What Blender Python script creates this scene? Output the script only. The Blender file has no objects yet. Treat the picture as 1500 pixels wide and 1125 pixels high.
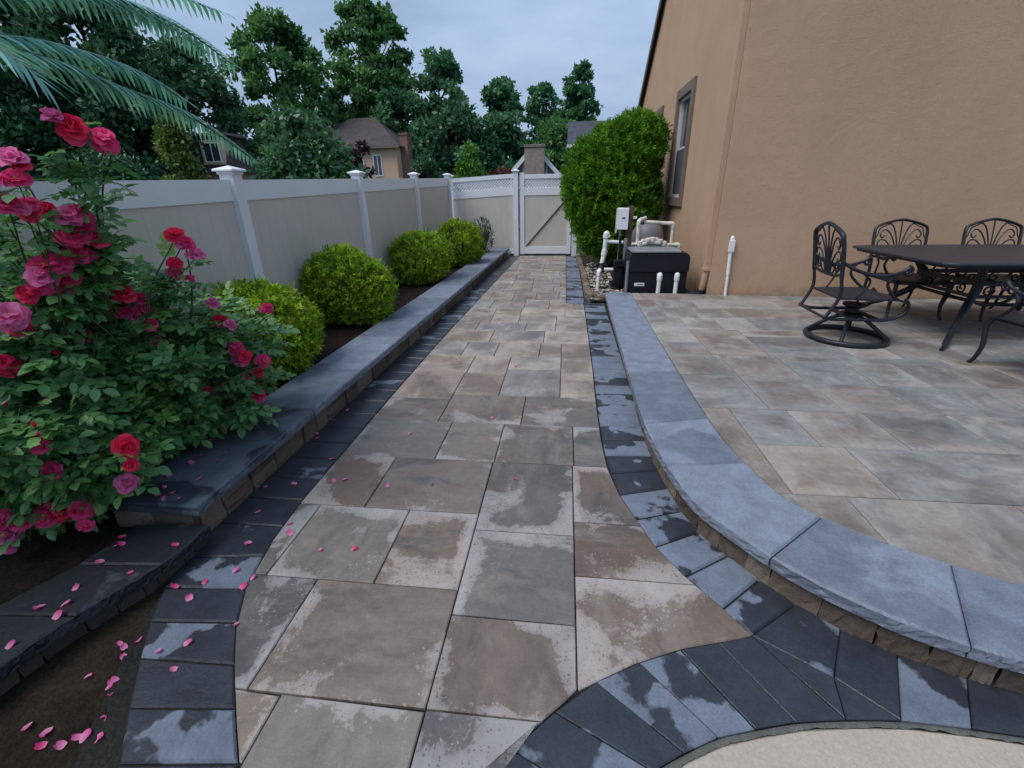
import bpy, math, random
import numpy as np
from mathutils import Vector, Matrix, noise as mnoise

random.seed(7)
RNG = np.random.default_rng(11)
S = bpy.context.scene
COL = S.collection
rad = math.radians

# ------------------------------------------------------------------ camera
cam_d = bpy.data.cameras.new('camera')
cam = bpy.data.objects.new('camera', cam_d); COL.objects.link(cam)
cam_d.sensor_width = 36.0
cam_d.lens = 659.77 / 1500 * 36
cam_d.clip_start = 0.05; cam_d.clip_end = 2000
p_, y_, r_ = rad(22.92), rad(6.733), rad(-0.975)
fw = Vector((-math.sin(y_) * math.cos(p_), math.cos(y_) * math.cos(p_), -math.sin(p_)))
rt0 = Vector((math.cos(y_), math.sin(y_), 0)); up0 = rt0.cross(fw)
rt = math.cos(r_) * rt0 + math.sin(r_) * up0
up = -math.sin(r_) * rt0 + math.cos(r_) * up0
M = Matrix((rt, up, -fw)).transposed().to_4x4()
M.translation = Vector((0, 0, 1.55))
cam.matrix_world = M
S.camera = cam

# ------------------------------------------------------------------ sky, sun, exposure
SUN_EL, SUN_AZ = 58.0, -122.0      # azimuth measured from +Y (down the path) towards +X
w = bpy.data.worlds.new('World'); S.world = w; w.use_nodes = True
nt = w.node_tree; nt.nodes.clear()
N = nt.nodes.new; L = nt.links.new
sky = N('ShaderNodeTexSky'); sky.sky_type = 'NISHITA'; sky.sun_disc = False
sky.sun_elevation = rad(SUN_EL); sky.sun_rotation = rad(SUN_AZ)
sky.air_density = 1.2; sky.dust_density = 3.0
hs = N('ShaderNodeHueSaturation'); hs.inputs['Saturation'].default_value = 0.6
L(sky.outputs[0], hs.inputs['Color'])
tc = N('ShaderNodeTexCoord'); mp = N('ShaderNodeMapping'); mp.inputs['Scale'].default_value = (1.2, 1.2, 3.2)
L(tc.outputs['Generated'], mp.inputs[0])
nz = N('ShaderNodeTexNoise'); nz.inputs['Scale'].default_value = 1.9; nz.inputs['Detail'].default_value = 6; nz.inputs['Roughness'].default_value = 0.55
L(mp.outputs[0], nz.inputs['Vector'])
rp = N('ShaderNodeValToRGB'); e = rp.color_ramp.elements
e[0].position = 0.34; e[0].color = (1.45, 2.15, 3.35, 1); e[1].position = 0.66; e[1].color = (2.7, 3.6, 5.0, 1)
L(nz.outputs[0], rp.inputs[0])
mx = N('ShaderNodeMix'); mx.data_type = 'RGBA'; mx.inputs[0].default_value = 0.85
L(hs.outputs[0], mx.inputs[6]); L(rp.outputs[0], mx.inputs[7])
bg = N('ShaderNodeBackground'); bg.inputs['Strength'].default_value = 0.1
L(mx.outputs[2], bg.inputs['Color'])
wo = N('ShaderNodeOutputWorld'); L(bg.outputs[0], wo.inputs[0])

sd = bpy.data.lights.new('sun', 'SUN'); sd.energy = 1.5; sd.angle = rad(36); sd.color = (1.0, 0.985, 0.965)
sun = bpy.data.objects.new('sun', sd); COL.objects.link(sun)
el, az = rad(SUN_EL), rad(SUN_AZ)
sdir = Vector((math.sin(az) * math.cos(el), math.cos(az) * math.cos(el), math.sin(el)))
sun.rotation_euler = sdir.to_track_quat('Z', 'Y').to_euler()

S.view_settings.view_transform = 'Standard'; S.view_settings.look = 'None'
S.view_settings.gamma = 1.0; S.view_settings.exposure = 0.82; S.view_settings.use_curve_mapping = False
S.render.engine = 'CYCLES'
S.cycles.use_denoising = True; S.cycles.use_adaptive_sampling = True; S.cycles.adaptive_threshold = 0.02
S.cycles.max_bounces = 4; S.cycles.diffuse_bounces = 3; S.cycles.glossy_bounces = 2
S.cycles.transmission_bounces = 2; S.cycles.transparent_max_bounces = 6
S.cycles.caustics_reflective = False; S.cycles.caustics_refractive = False

# ------------------------------------------------------------------ helpers
def tag(o, label=None, cat=None, group=None, kind=None):
    if label: o['label'] = label
    if cat: o['category'] = cat
    if group: o['group'] = group
    if kind: o['kind'] = kind
    return o

def empty(name, loc=(0, 0, 0), rz=0.0, label=None, cat=None, group=None, kind=None, parent=None):
    o = bpy.data.objects.new(name, None); COL.objects.link(o)
    o.empty_display_size = 0.1
    o.location = loc; o.rotation_euler = (0, 0, rz)
    if parent: o.parent = parent
    return tag(o, label, cat, group, kind)

def link(name, me, mat=None, parent=None, loc=None, rot=None):
    o = bpy.data.objects.new(name, me); COL.objects.link(o)
    if mat is not None and len(me.materials) == 0: me.materials.append(mat)
    if parent is not None: o.parent = parent
    if loc is not None: o.location = loc
    if rot is not None: o.rotation_euler = rot
    return o

def copy_tree(o, parent=None):
    c = o.copy(); COL.objects.link(c); c.parent = parent
    for ch in list(o.children):
        copy_tree(ch, c)
    return c

def crv(pts, n=8):
    """Catmull-Rom through the points."""
    P = [Vector(p) for p in pts]
    if len(P) < 3: return P
    out = []
    for i in range(len(P) - 1):
        p0 = P[i - 1] if i > 0 else P[i] * 2 - P[i + 1]
        p1, p2 = P[i], P[i + 1]
        p3 = P[i + 2] if i + 2 < len(P) else P[i + 1] * 2 - P[i]
        for k in range(n):
            t = k / n
            out.append(0.5 * ((2 * p1) + (-p0 + p2) * t + (2 * p0 - 5 * p1 + 4 * p2 - p3) * t * t + (-p0 + 3 * p1 - 3 * p2 + p3) * t ** 3))
    out.append(P[-1])
    return out

class MB:
    def __init__(s): s.v = []; s.f = []
    def add(s, v, f):
        b = len(s.v); s.v += [tuple(a) for a in v]; s.f += [tuple(i + b for i in q) for q in f]; return s
    def box(s, x0, x1, y0, y1, z0, z1, b=0.0):
        if b <= 0:
            v = [(x0, y0, z0), (x1, y0, z0), (x1, y1, z0), (x0, y1, z0), (x0, y0, z1), (x1, y0, z1), (x1, y1, z1), (x0, y1, z1)]
            return s.add(v, [(3, 2, 1, 0), (4, 5, 6, 7), (0, 1, 5, 4), (1, 2, 6, 5), (2, 3, 7, 6), (3, 0, 4, 7)])
        return s.prism([(x0, y0), (x1, y0), (x1, y1), (x0, y1)], z0, z1, b)
    def prism(s, poly, z0, z1, b=0.0, jit=0.0, mid=0.0):
        n = len(poly)
        P = [Vector((p[0], p[1])) for p in poly]
        A = sum(P[i].x * P[(i + 1) % n].y - P[(i + 1) % n].x * P[i].y for i in range(n))
        if A < 0: P = P[::-1]
        rings = []
        rings.append([(p.x, p.y, z0) for p in P])
        if mid > 0:
            cx_ = sum(p.x for p in P) / n; cy_ = sum(p.y for p in P) / n
            for fr_ in (0.3, 0.62):
                zz = z0 + (z1 - b - z0) * fr_
                rings.append([(p.x + random.uniform(-mid, mid), p.y + random.uniform(-mid, mid), zz + random.uniform(-.12, .12) * (z1 - z0)) for p in P])
        if b > 0:
            ins = []
            for i in range(n):
                a, c, d = P[i - 1], P[i], P[(i + 1) % n]
                e1 = (c - a); e2 = (d - c)
                if e1.length < 1e-6 or e2.length < 1e-6: ins.append(c.copy()); continue
                e1.normalize(); e2.normalize()
                n1 = Vector((-e1.y, e1.x)); n2 = Vector((-e2.y, e2.x))
                m = n1 + n2
                k = max(0.35, m.length_squared / 2)
                ins.append(c + m * (b / k / 1.0) * 1.0 if m.length > 1e-4 else c)
            rings.append([(p.x, p.y, z1 - b) for p in P])
            rings.append([(p.x, p.y, z1 + random.uniform(-jit, jit)) for p in ins])
        else:
            rings.append([(p.x, p.y, z1) for p in P])
        v = [q for r in rings for q in r]; f = [tuple(range(n - 1, -1, -1))]
        for k in range(len(rings) - 1):
            for i in range(n):
                j = (i + 1) % n
                f.append((k * n + i, k * n + j, (k + 1) * n + j, (k + 1) * n + i))
        f.append(tuple((len(rings) - 1) * n + i for i in range(n)))
        return s.add(v, f)
    def bar(s, p, q, w, h, upv=(0, 0, 1)):
        p = Vector(p); q = Vector(q); d = (q - p).normalized(); u = Vector(upv)
        if abs(d.dot(u)) > 0.98: u = Vector((0, 1, 0))
        x = d.cross(u).normalized() * w / 2; y = x.cross(d).normalized() * h / 2
        v = [p - x - y, p + x - y, p + x + y, p - x + y, q - x - y, q + x - y, q + x + y, q - x + y]
        return s.add(v, [(0, 1, 2, 3), (7, 6, 5, 4), (1, 0, 4, 5), (2, 1, 5, 6), (3, 2, 6, 7), (0, 3, 7, 4)])
    def tube(s, pts, r, seg=8, cap=True, flat=1.0):
        P = [Vector(p) for p in pts]; n = len(P)
        R = r if isinstance(r, (list, tuple)) else [r] * n
        if len(R) != n: R = [R[0] + (R[-1] - R[0]) * i / (n - 1) for i in range(n)] if len(R) == 2 else [R[min(int(i * len(R) / n), len(R) - 1)] for i in range(n)]
        v = []; f = []; u = None
        for i in range(n):
            t = (P[min(i + 1, n - 1)] - P[max(i - 1, 0)])
            t = t.normalized() if t.length > 1e-9 else Vector((0, 0, 1))
            if u is None:
                u = t.cross(Vector((0, 0, 1)))
                if u.length < 0.1: u = t.cross(Vector((0, 1, 0)))
            u = (u - t * u.dot(t)); u = u.normalized() if u.length > 1e-6 else t.orthogonal().normalized()
            wv = t.cross(u)
            for k in range(seg):
                a = 2 * math.pi * k / seg
                v.append(P[i] + (u * math.cos(a) + wv * math.sin(a) * flat) * R[i])
        for i in range(n - 1):
            for k in range(seg):
                j = (k + 1) % seg
                f.append((i * seg + k, i * seg + j, (i + 1) * seg + j, (i + 1) * seg + k))
        if cap:
            f.append(tuple(range(seg - 1, -1, -1))); f.append(tuple((n - 1) * seg + k for k in range(seg)))
        return s.add(v, f)
    def lathe(s, prof, c=(0, 0, 0), seg=20):
        v = []; f = []; n = len(prof)
        for (r, z) in prof:
            for k in range(seg):
                a = 2 * math.pi * k / seg
                v.append((c[0] + r * math.cos(a), c[1] + r * math.sin(a), c[2] + z))
        for i in range(n - 1):
            for k in range(seg):
                j = (k + 1) % seg
                f.append((i * seg + k, i * seg + j, (i + 1) * seg + j, (i + 1) * seg + k))
        f.append(tuple(range(seg - 1, -1, -1))); f.append(tuple((n - 1) * seg + k for k in range(seg)))
        return s.add(v, f)
    def mesh(s, name, mat=None, smooth=False):
        me = bpy.data.meshes.new(name); me.from_pydata(s.v, [], s.f); me.update()
        if mat is not None: me.materials.append(mat)
        if smooth:
            me.shade_smooth() if hasattr(me, 'shade_smooth') else None
            if smooth is not True: me.set_sharp_from_angle(angle=rad(smooth))
        return me
    def build(s, name, mat, parent=None, smooth=False, loc=None, rot=None):
        return link(name, s.mesh(name, mat, smooth), None, parent, loc, rot)

def np_mesh(name, V, F, mat, tint=None, smooth=False):
    """V (n,3), F (m,k) all the same k."""
    V = np.ascontiguousarray(V, dtype=np.float32); F = np.ascontiguousarray(F, dtype=np.int32)
    me = bpy.data.meshes.new(name); k = F.shape[1]
    me.vertices.add(len(V)); me.vertices.foreach_set('co', V.ravel())
    me.loops.add(F.size); me.loops.foreach_set('vertex_index', F.ravel())
    me.polygons.add(len(F)); me.polygons.foreach_set('loop_start', np.arange(0, F.size, k, dtype=np.int32))
    me.update(calc_edges=True)
    if tint is not None:
        a = me.attributes.new('tint', 'FLOAT', 'POINT'); a.data.foreach_set('value', np.ascontiguousarray(tint, dtype=np.float32))
    if smooth: me.shade_smooth()
    me.materials.append(mat)
    return me

def unit(a): return a / np.maximum(np.linalg.norm(a, axis=1, keepdims=True), 1e-9)

def leaf_arrays(P, D, size, aspect, fold=0.25, rng=RNG):
    """one bent diamond leaf per point: verts (4n,3), quads, tint"""
    n = len(P); D = unit(D); s = size if np.ndim(size) else np.full(n, size)
    Rv = unit(rng.normal(size=(n, 3))); U = unit(np.cross(D, Rv)); Nn = np.cross(U, D)
    s = s[:, None]
    mid = P + D * s * 0.45; wv = U * s * aspect * 0.5; lift = Nn * s * aspect * fold
    V = np.stack([P, mid + wv + lift, P + D * s - Nn * s * 0.06, mid - wv + lift], 1).reshape(-1, 3)
    F = np.arange(4 * n).reshape(n, 4)
    t = np.repeat(rng.random(n), 4)
    return V, F, t

# ------------------------------------------------------------------ materials
def mat_new(name):
    m = bpy.data.materials.new(name); m.use_nodes = True
    t = m.node_tree; t.nodes.clear()
    b = t.nodes.new('ShaderNodeBsdfPrincipled'); o = t.nodes.new('ShaderNodeOutputMaterial')
    t.links.new(b.outputs[0], o.inputs[0])
    return m, t, b, o

class G:
    """tiny node-graph helper"""
    def __init__(s, t): s.t = t
    def n(s, k, **kw):
        nd = s.t.nodes.new(k)
        for a, b in kw.items(): setattr(nd, a, b)
        return nd
    def l(s, a, b): s.t.links.new(a, b)
    def noise(s, vec, scale, detail=4, rough=0.55, dist=0.0):
        nd = s.n('ShaderNodeTexNoise'); nd.inputs['Scale'].default_value = scale; nd.inputs['Detail'].default_value = detail
        nd.inputs['Roughness'].default_value = rough; nd.inputs['Distortion'].default_value = dist
        if vec is not None: s.l(vec, nd.inputs['Vector'])
        return nd.outputs[0]
    def ramp(s, fac, stops):
        nd = s.n('ShaderNodeValToRGB'); cr = nd.color_ramp
        while len(cr.elements) < len(stops): cr.elements.new(0.5)
        for el_, (p, c) in zip(cr.elements, stops):
            el_.position = p; el_.color = (c if len(c) == 4 else (*c, 1)) if isinstance(c, tuple) else (c, c, c, 1)
        s.l(fac, nd.inputs[0]); return nd.outputs[0]
    def mix(s, fac, a, b, mode='MIX'):
        nd = s.n('ShaderNodeMix', data_type='RGBA', blend_type=mode)
        for v, i in ((fac, 0), (a, 6), (b, 7)):
            if hasattr(v, 'links'): s.l(v, nd.inputs[i])
            else: nd.inputs[i].default_value = v if i == 0 else ((*v, 1) if isinstance(v, tuple) else (v, v, v, 1))
        return nd.outputs[2]
    def math(s, op, a, b=0.0, c=None):
        nd = s.n('ShaderNodeMath', operation=op)
        for v, i in ((a, 0), (b, 1)) + (((c, 2),) if c is not None else ()):
            if hasattr(v, 'links'): s.l(v, nd.inputs[i])
            else: nd.inputs[i].default_value = v
        return nd.outputs[0]
    def bump(s, h, strength, dist=0.01, normal=None):
        nd = s.n('ShaderNodeBump'); nd.inputs['Strength'].default_value = strength; nd.inputs['Distance'].default_value = dist
        s.l(h, nd.inputs['Height'])
        if normal is not None: s.l(normal, nd.inputs['Normal'])
        return nd.outputs[0]
    def mapping(s, vec, scale=(1, 1, 1), rot=(0, 0, 0)):
        nd = s.n('ShaderNodeMapping'); nd.inputs['Scale'].default_value = scale; nd.inputs['Rotation'].default_value = rot
        s.l(vec, nd.inputs[0]); return nd.outputs[0]
    def objcoord(s, rnd=True):
        tcn = s.n('ShaderNodeTexCoord'); v = tcn.outputs['Object']
        oi = s.n('ShaderNodeObjectInfo')
        if rnd:
            m = s.math('MULTIPLY', oi.outputs['Random'], 37.0)
            vm = s.n('ShaderNodeVectorMath', operation='ADD'); s.l(v, vm.inputs[0]); s.l(m, vm.inputs[1]); v = vm.outputs[0]
        return v, oi.outputs['Random']

def simple(name, col, rough=0.6, var=0.12, vs=6.0, bump=0.0, bs=60.0, metal=0.0, spec=0.5):
    m, t, b, o = mat_new(name); g = G(t)
    v, r = g.objcoord()
    nf = g.noise(v, vs, 5)
    lo = tuple(c * (1 - var) for c in col); hi = tuple(min(1, c * (1 + var)) for c in col)
    g.l(g.ramp(nf, [(0.3, lo), (0.7, hi)]), b.inputs['Base Color'])
    b.inputs['Roughness'].default_value = rough; b.inputs['Metallic'].default_value = metal
    b.inputs['Specular IOR Level'].default_value = spec
    if bump > 0: g.l(g.bump(g.noise(v, bs, 4), bump, 0.004), b.inputs['Normal'])
    return m

def slab_mat(name, along, mode):
    m, t, b, o = mat_new(name); g = G(t)
    v, r = g.objcoord()
    r2 = g.math('FRACT', g.math('MULTIPLY', r, 7.31)); r3 = g.math('FRACT', g.math('MULTIPLY', r, 23.7))
    pal = [(0.0, (0.270, 0.205, 0.160)), (0.22, (0.185, 0.128, 0.102)), (0.42, (0.112, 0.112, 0.117)), (0.62, (0.205, 0.190, 0.180)), (0.82, (0.345, 0.300, 0.258)), (1.0, (0.240, 0.178, 0.142))]
    A = g.ramp(r2, pal); B = g.ramp(r3, pal)
    st = g.noise(g.mapping(v, (4.2, 1.8, 1) if along else (1.8, 4.2, 1)), 1.0, 8, 0.66, 0.5)
    bl = g.noise(v, 3.0, 4, 0.6, 0.3)
    f = g.math('ADD', g.math('MULTIPLY', st, 0.72), g.math('MULTIPLY', bl, 0.28))
    base = g.mix(g.ramp(f, [(0.36, 0.0), (0.62, 1.0)]), A, B)
    base = g.mix(g.ramp(g.noise(g.mapping(v, (6.5, 2.4, 1) if along else (2.4, 6.5, 1)), 1.0, 8, 0.68, 0.4), [(0.52, 0.0), (0.68, 0.7)]), base, (0.345, 0.305, 0.268))
    base = g.mix(g.ramp(g.noise(g.mapping(v, (3.4, 1.5, 1) if along else (1.5, 3.4, 1)), 1.4, 8, 0.68, 0.5), [(0.52, 0.0), (0.68, 0.72)]), base, (0.085, 0.086, 0.088))
    base = g.mix({'near': 0.06, 'far': 0.26, 'patio': 0.36}[mode], base, (0.205, 0.188, 0.172) if mode != 'patio' else (0.198, 0.196, 0.188))
    fine = g.noise(v, 150, 3, 0.7)
    base = g.mix(0.40, base, g.ramp(fine, [(0.3, 0.55), (0.7, 1.05)]), 'MULTIPLY')
    base = g.mix(0.6, base, g.ramp(g.noise(v, 22, 5, 0.65), [(0.3, 0.72), (0.7, 1.12)]), 'MULTIPLY')
    tcn = g.n('ShaderNodeTexCoord'); sep = g.n('ShaderNodeSeparateXYZ'); g.l(tcn.outputs['Generated'], sep.inputs[0])
    eu = g.math('MINIMUM', sep.outputs[0], g.math('SUBTRACT', 1.0, sep.outputs[0])); ev = g.math('MINIMUM', sep.outputs[1], g.math('SUBTRACT', 1.0, sep.outputs[1]))
    edge = g.math('MAXIMUM', g.math('SUBTRACT', 0.20, g.math('MINIMUM', eu, ev)), 0.0)
    dn = g.noise(v, 2.6, 8, 0.60, 0.4)
    wide = g.noise(v, 1.1, 2, 0.5)
    bias = {'near': 0.535, 'far': 0.47, 'patio': 0.45}[mode]
    d0 = g.math('SUBTRACT', g.math('ADD', dn, g.math('MULTIPLY', edge, g.ramp(wide, [(0.42, 0.0), (0.62, 1.15)]))), g.math('MULTIPLY_ADD', r2, 0.10, bias))
    if mode == 'near':
        core = g.ramp(g.math('ADD', d0, 0.5), [(0.490, 0.0), (0.515, 0.62), (0.62, 1.0)])
        rim = g.ramp(g.math('ADD', d0, 0.5), [(0.43, 0.0), (0.495, 1.0), (0.53, 1.0), (0.64, 0.35)])
        spot = g.n('ShaderNodeTexVoronoi'); spot.inputs['Scale'].default_value = 62
        vd = g.n('ShaderNodeVectorMath', operation='MULTIPLY_ADD'); nv = g.n('ShaderNodeTexNoise'); nv.inputs['Scale'].default_value = 34
        g.l(v, nv.inputs['Vector']); g.l(nv.outputs['Color'], vd.inputs[0]); vd.inputs[1].default_value = (0.035, 0.035, 0.035); g.l(v, vd.inputs[2]); g.l(vd.outputs[0], spot.inputs['Vector'])
        sp = g.math('MULTIPLY', g.ramp(spot.outputs['Distance'], [(0.22, 1.0), (0.34, 0.0)]), g.ramp(spot.outputs['Color'], [(0.30, 0.0), (0.36, 1.0)]))
        dry = g.math('ABSOLUTE', g.math('SUBTRACT', core, g.math('MULTIPLY', g.math('MULTIPLY', rim, sp), 0.9)))
        dryc = g.mix(0.55, g.mix(1.0, base, (1.5, 1.46, 1.44), 'MULTIPLY'), (0.345, 0.335, 0.330)); wetc = g.mix(1.0, base, (0.77, 0.75, 0.74), 'MULTIPLY')
        rgh = [(0.0, 0.48), (1.0, 0.85)]
    else:
        dry = g.ramp(g.math('ADD', d0, 0.5), [(0.40, 0.0), (0.60, 1.0)])
        kf = (1.52, 1.55, 1.56) if mode == 'far' else (1.38, 1.42, 1.43)
        dryc = g.mix(1.0, base, kf, 'MULTIPLY'); wetc = g.mix(1.0, base, (0.92, 0.89, 0.88), 'MULTIPLY')
        rgh = [(0.0, 0.60), (1.0, 0.8)]
    g.l(g.mix(dry, wetc, dryc), b.inputs['Base Color'])
    g.l(g.ramp(dry, rgh), b.inputs['Roughness'])
    b.inputs['Specular IOR Level'].default_value = 0.4
    h2 = g.math('ADD', g.math('MULTIPLY', fine, 0.6), g.math('MULTIPLY', g.noise(v, 13, 4), 1.8))
    g.l(g.bump(h2, 0.4, 0.005), b.inputs['Normal'])
    return m

def charcoal_mat(name, wet, dry_, bias, scale=3.0, wr=0.36):
    m, t, b, o = mat_new(name); g = G(t)
    v, r = g.objcoord()
    dn = g.noise(v, scale, 6, 0.5, 0.12)
    rr = g.math('MULTIPLY_ADD', r, 0.34, bias)
    d0 = g.math('ADD', g.math('SUBTRACT', dn, rr), 0.5)
    dry = g.ramp(d0, [(0.490, 0.0), (0.515, 1.0)])
    fine = g.noise(v, 120, 4, 0.7)
    mid = g.noise(v, 9, 5, 0.6)
    dc = g.mix(1.0, g.ramp(mid, [(0.3, tuple(c * 0.78 for c in dry_)), (0.7, tuple(c * 1.18 for c in dry_))]), g.ramp(fine, [(0.3, 0.75), (0.7, 1.1)]), 'MULTIPLY')
    wc = g.mix(1.0, g.ramp(mid, [(0.3, tuple(c * 0.8 for c in wet)), (0.7, tuple(c * 1.3 for c in wet))]), g.ramp(fine, [(0.3, 0.8), (0.7, 1.2)]), 'MULTIPLY')
    g.l(g.mix(dry, wc, dc), b.inputs['Base Color'])
    g.l(g.ramp(dry, [(0.0, wr), (1.0, 0.85)]), b.inputs['Roughness'])
    b.inputs['Specular IOR Level'].default_value = 0.4
    h = g.math('ADD', g.math('MULTIPLY', fine, 0.6), g.math('MULTIPLY', g.noise(v, 18, 5), 1.5))
    g.l(g.bump(h, 0.45, 0.005), b.inputs['Normal'])
    return m

def stucco_mat(name, col):
    m, t, b, o = mat_new(name); g = G(t)
    v, r = g.objcoord(False)
    big = g.noise(v, 0.7, 5, 0.6)
    f1 = g.noise(g.mapping(v, (1, 1, 1.5)), 105, 4, 0.65)
    c0 = g.ramp(big, [(0.3, tuple(c * 0.92 for c in col)), (0.7, tuple(c * 1.07 for c in col))])
    c1 = g.mix(0.5, c0, g.ramp(f1, [(0.3, 0.72), (0.65, 1.1)]), 'MULTIPLY')
    stain = g.noise(g.mapping(v, (3.5, 3.5, 0.35)), 1.0, 5, 0.6, 0.3)
    c1 = g.mix(0.14, c1, g.ramp(stain, [(0.35, 0.72), (0.6, 1.0)]), 'MULTIPLY')
    sepz = g.n('ShaderNodeSeparateXYZ'); g.l(v, sepz.inputs[0])
    spl = g.math('ADD', g.math('MULTIPLY', g.noise(v, 6, 5, 0.6), 0.5), sepz.outputs[2])
    c1 = g.mix(0.7, c1, g.ramp(spl, [(0.40, (0.62, 0.60, 0.58)), (0.56, (1.0, 1.0, 1.0))]), 'MULTIPLY')
    g.l(c1, b.inputs['Base Color']); b.inputs['Roughness'].default_value = 0.9; b.inputs['Specular IOR Level'].default_value = 0.2
    n1 = g.bump(f1, 0.9, 0.010)
    g.l(g.bump(g.noise(v, 9, 4), 0.25, 0.03, n1), b.inputs['Normal'])
    return m

def leaf_mat(name, c0, c1, c2, trans=0.35, rough=0.5, gloss=0.4):
    m, t, b, o = mat_new(name); g = G(t)
    at = g.n('ShaderNodeAttribute'); at.attribute_name = 'tint'
    v, r = g.objcoord(False)
    clump = g.noise(v, 2.0, 3)
    fac = g.math('ADD', g.math('MULTIPLY', at.outputs['Fac'], 0.6), g.math('MULTIPLY', clump, 0.4))
    col = g.ramp(fac, [(0.15, c0), (0.5, c1), (0.85, c2)])
    g.l(col, b.inputs['Base Color']); b.inputs['Roughness'].default_value = rough
    b.inputs['Specular IOR Level'].default_value = gloss
    tr = g.n('ShaderNodeBsdfTranslucent'); g.l(g.mix(1.0, col, (1.25, 1.3, 0.8), 'MULTIPLY'), tr.inputs['Color'])
    ms = g.n('ShaderNodeMixShader'); ms.inputs[0].default_value = trans
    g.l(b.outputs[0], ms.inputs[1]); g.l(tr.outputs[0], ms.inputs[2]); g.l(ms.outputs[0], o.inputs[0])
    return m

def stone_mat(name, cols, scale=4.0, bump=0.6):
    m, t, b, o = mat_new(name); g = G(t)
    v, r = g.objcoord()
    f = g.noise(v, scale, 6, 0.65)
    c = g.ramp(g.math('ADD', g.math('MULTIPLY', f, 0.55), g.math('MULTIPLY', r, 0.45)), [(0.2, cols[0]), (0.5, cols[1]), (0.8, cols[2])])
    fine = g.noise(v, 90, 4, 0.7)
    g.l(g.mix(0.5, c, g.ramp(fine, [(0.3, 0.6), (0.7, 1.1)]), 'MULTIPLY'), b.inputs['Base Color'])
    b.inputs['Roughness'].default_value = 0.8; b.inputs['Specular IOR Level'].default_value = 0.3
    g.l(g.bump(g.math('ADD', g.noise(v, 16, 5), g.math('MULTIPLY', fine, 0.4)), bump, 0.02), b.inputs['Normal'])
    return m

def soil_mat(name, c0, c1, c2):
    m, t, b, o = mat_new(name); g = G(t)
    v, r = g.objcoord(False)
    f = g.noise(v, 5, 8, 0.7); f2 = g.noise(v, 60, 5, 0.75)
    c = g.ramp(g.math('ADD', g.math('MULTIPLY', f, 0.45), g.math('MULTIPLY', f2, 0.55)), [(0.35, c0), (0.5, c1), (0.66, c2)])
    g.l(c, b.inputs['Base Color']); b.inputs['Roughness'].default_value = 0.95; b.inputs['Specular IOR Level'].default_value = 0.15
    g.l(g.bump(f2, 1.0, 0.03), b.inputs['Normal'])
    return m

MT = {}
for md in ('near', 'far', 'patio'):
    MT[md + '_a'] = slab_mat(md + '_slab_streak_long', True, md); MT[md + '_b'] = slab_mat(md + '_slab_streak_cross', False, md)
MT['paver'] = charcoal_mat('charcoal_paver', (0.028, 0.032, 0.043), (0.140, 0.165, 0.215), 0.47, 4.0)
MT['paver_dry'] = charcoal_mat('charcoal_paver_drying', (0.030, 0.034, 0.046), (0.150, 0.177, 0.230), 0.27, 4.5)
MT['coping'] = charcoal_mat('bluestone_coping', (0.130, 0.152, 0.196), (0.195, 0.226, 0.285), 0.31, 1.6, 0.5)
MT['coping_shade_tone'] = charcoal_mat('shade_toned_coping', (0.045, 0.052, 0.068), (0.115, 0.132, 0.168), 0.40, 2.0, 0.45)  # rose bush's shadow put into a darker bluestone colour
MT['coping_wet_shade'] = charcoal_mat('wet_shade_toned_coping', (0.014, 0.016, 0.022), (0.040, 0.045, 0.058), 0.50, 2.5, 0.45)  # wet coping of the low wall, colour darkened further as painted shade
MT['block'] = stone_mat('wall_block', [(0.07, 0.055, 0.045), (0.14, 0.105, 0.08), (0.22, 0.175, 0.14)], 7)
MT['block_shade_tone'] = stone_mat('shade_toned_block', [(0.020, 0.017, 0.016), (0.042, 0.034, 0.028), (0.075, 0.06, 0.05)], 7)  # wall block colour darkened to paint in the shade below the bush
MT['joint'] = soil_mat('joint_sand', (0.02, 0.02, 0.02), (0.04, 0.038, 0.035), (0.07, 0.065, 0.06))
MT['soil'] = soil_mat('damp_soil', (0.012, 0.009, 0.007), (0.035, 0.026, 0.018), (0.07, 0.055, 0.035))
MT['mulch'] = soil_mat('bark_mulch', (0.010, 0.007, 0.006), (0.035, 0.022, 0.016), (0.075, 0.045, 0.032))
MT['lawn'] = soil_mat('lawn', (0.015, 0.03, 0.01), (0.035, 0.06, 0.02), (0.06, 0.09, 0.03))
MT['mortar'] = stone_mat('grey_mortar', [(0.05, 0.055, 0.05), (0.10, 0.105, 0.095), (0.17, 0.165, 0.15)], 25, 0.8)
MT['deck'] = stone_mat('sand_deck', [(0.30, 0.25, 0.20), (0.37, 0.315, 0.26), (0.43, 0.375, 0.315)], 2.5, 0.25)
MT['stucco'] = stucco_mat('tan_stucco', (0.53, 0.350, 0.232))
MT['vinyl'] = simple('white_vinyl', (0.74, 0.76, 0.80), 0.42, 0.04, 2.0)
MT['panel'] = simple('tan_vinyl', (0.56, 0.53, 0.475), 0.6, 0.04, 3.0, 0.25, 90)
MT['trim'] = simple('brown_trim', (0.17, 0.125, 0.105), 0.6, 0.12)
MT['frame'] = simple('window_frame', (0.62, 0.64, 0.67), 0.4, 0.05)
MT['pvc'] = simple('white_pvc', (0.74, 0.74, 0.72), 0.35, 0.10, 9)
MT['pvc_old'] = simple('dirty_pvc', (0.55, 0.52, 0.45), 0.55, 0.35, 14)
MT['black'] = simple('black_plastic', (0.008, 0.009, 0.013), 0.5, 0.2, spec=0.3)
MT['greymetal'] = simple('grey_metal', (0.26, 0.27, 0.29), 0.4, 0.15, 8, 0, 60, 0.3)
MT['tank'] = simple('tank_grey', (0.15, 0.15, 0.16), 0.5, 0.1)
MT['wood'] = simple('post_wood', (0.11, 0.07, 0.05), 0.8, 0.3, 12, 0.4)
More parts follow.
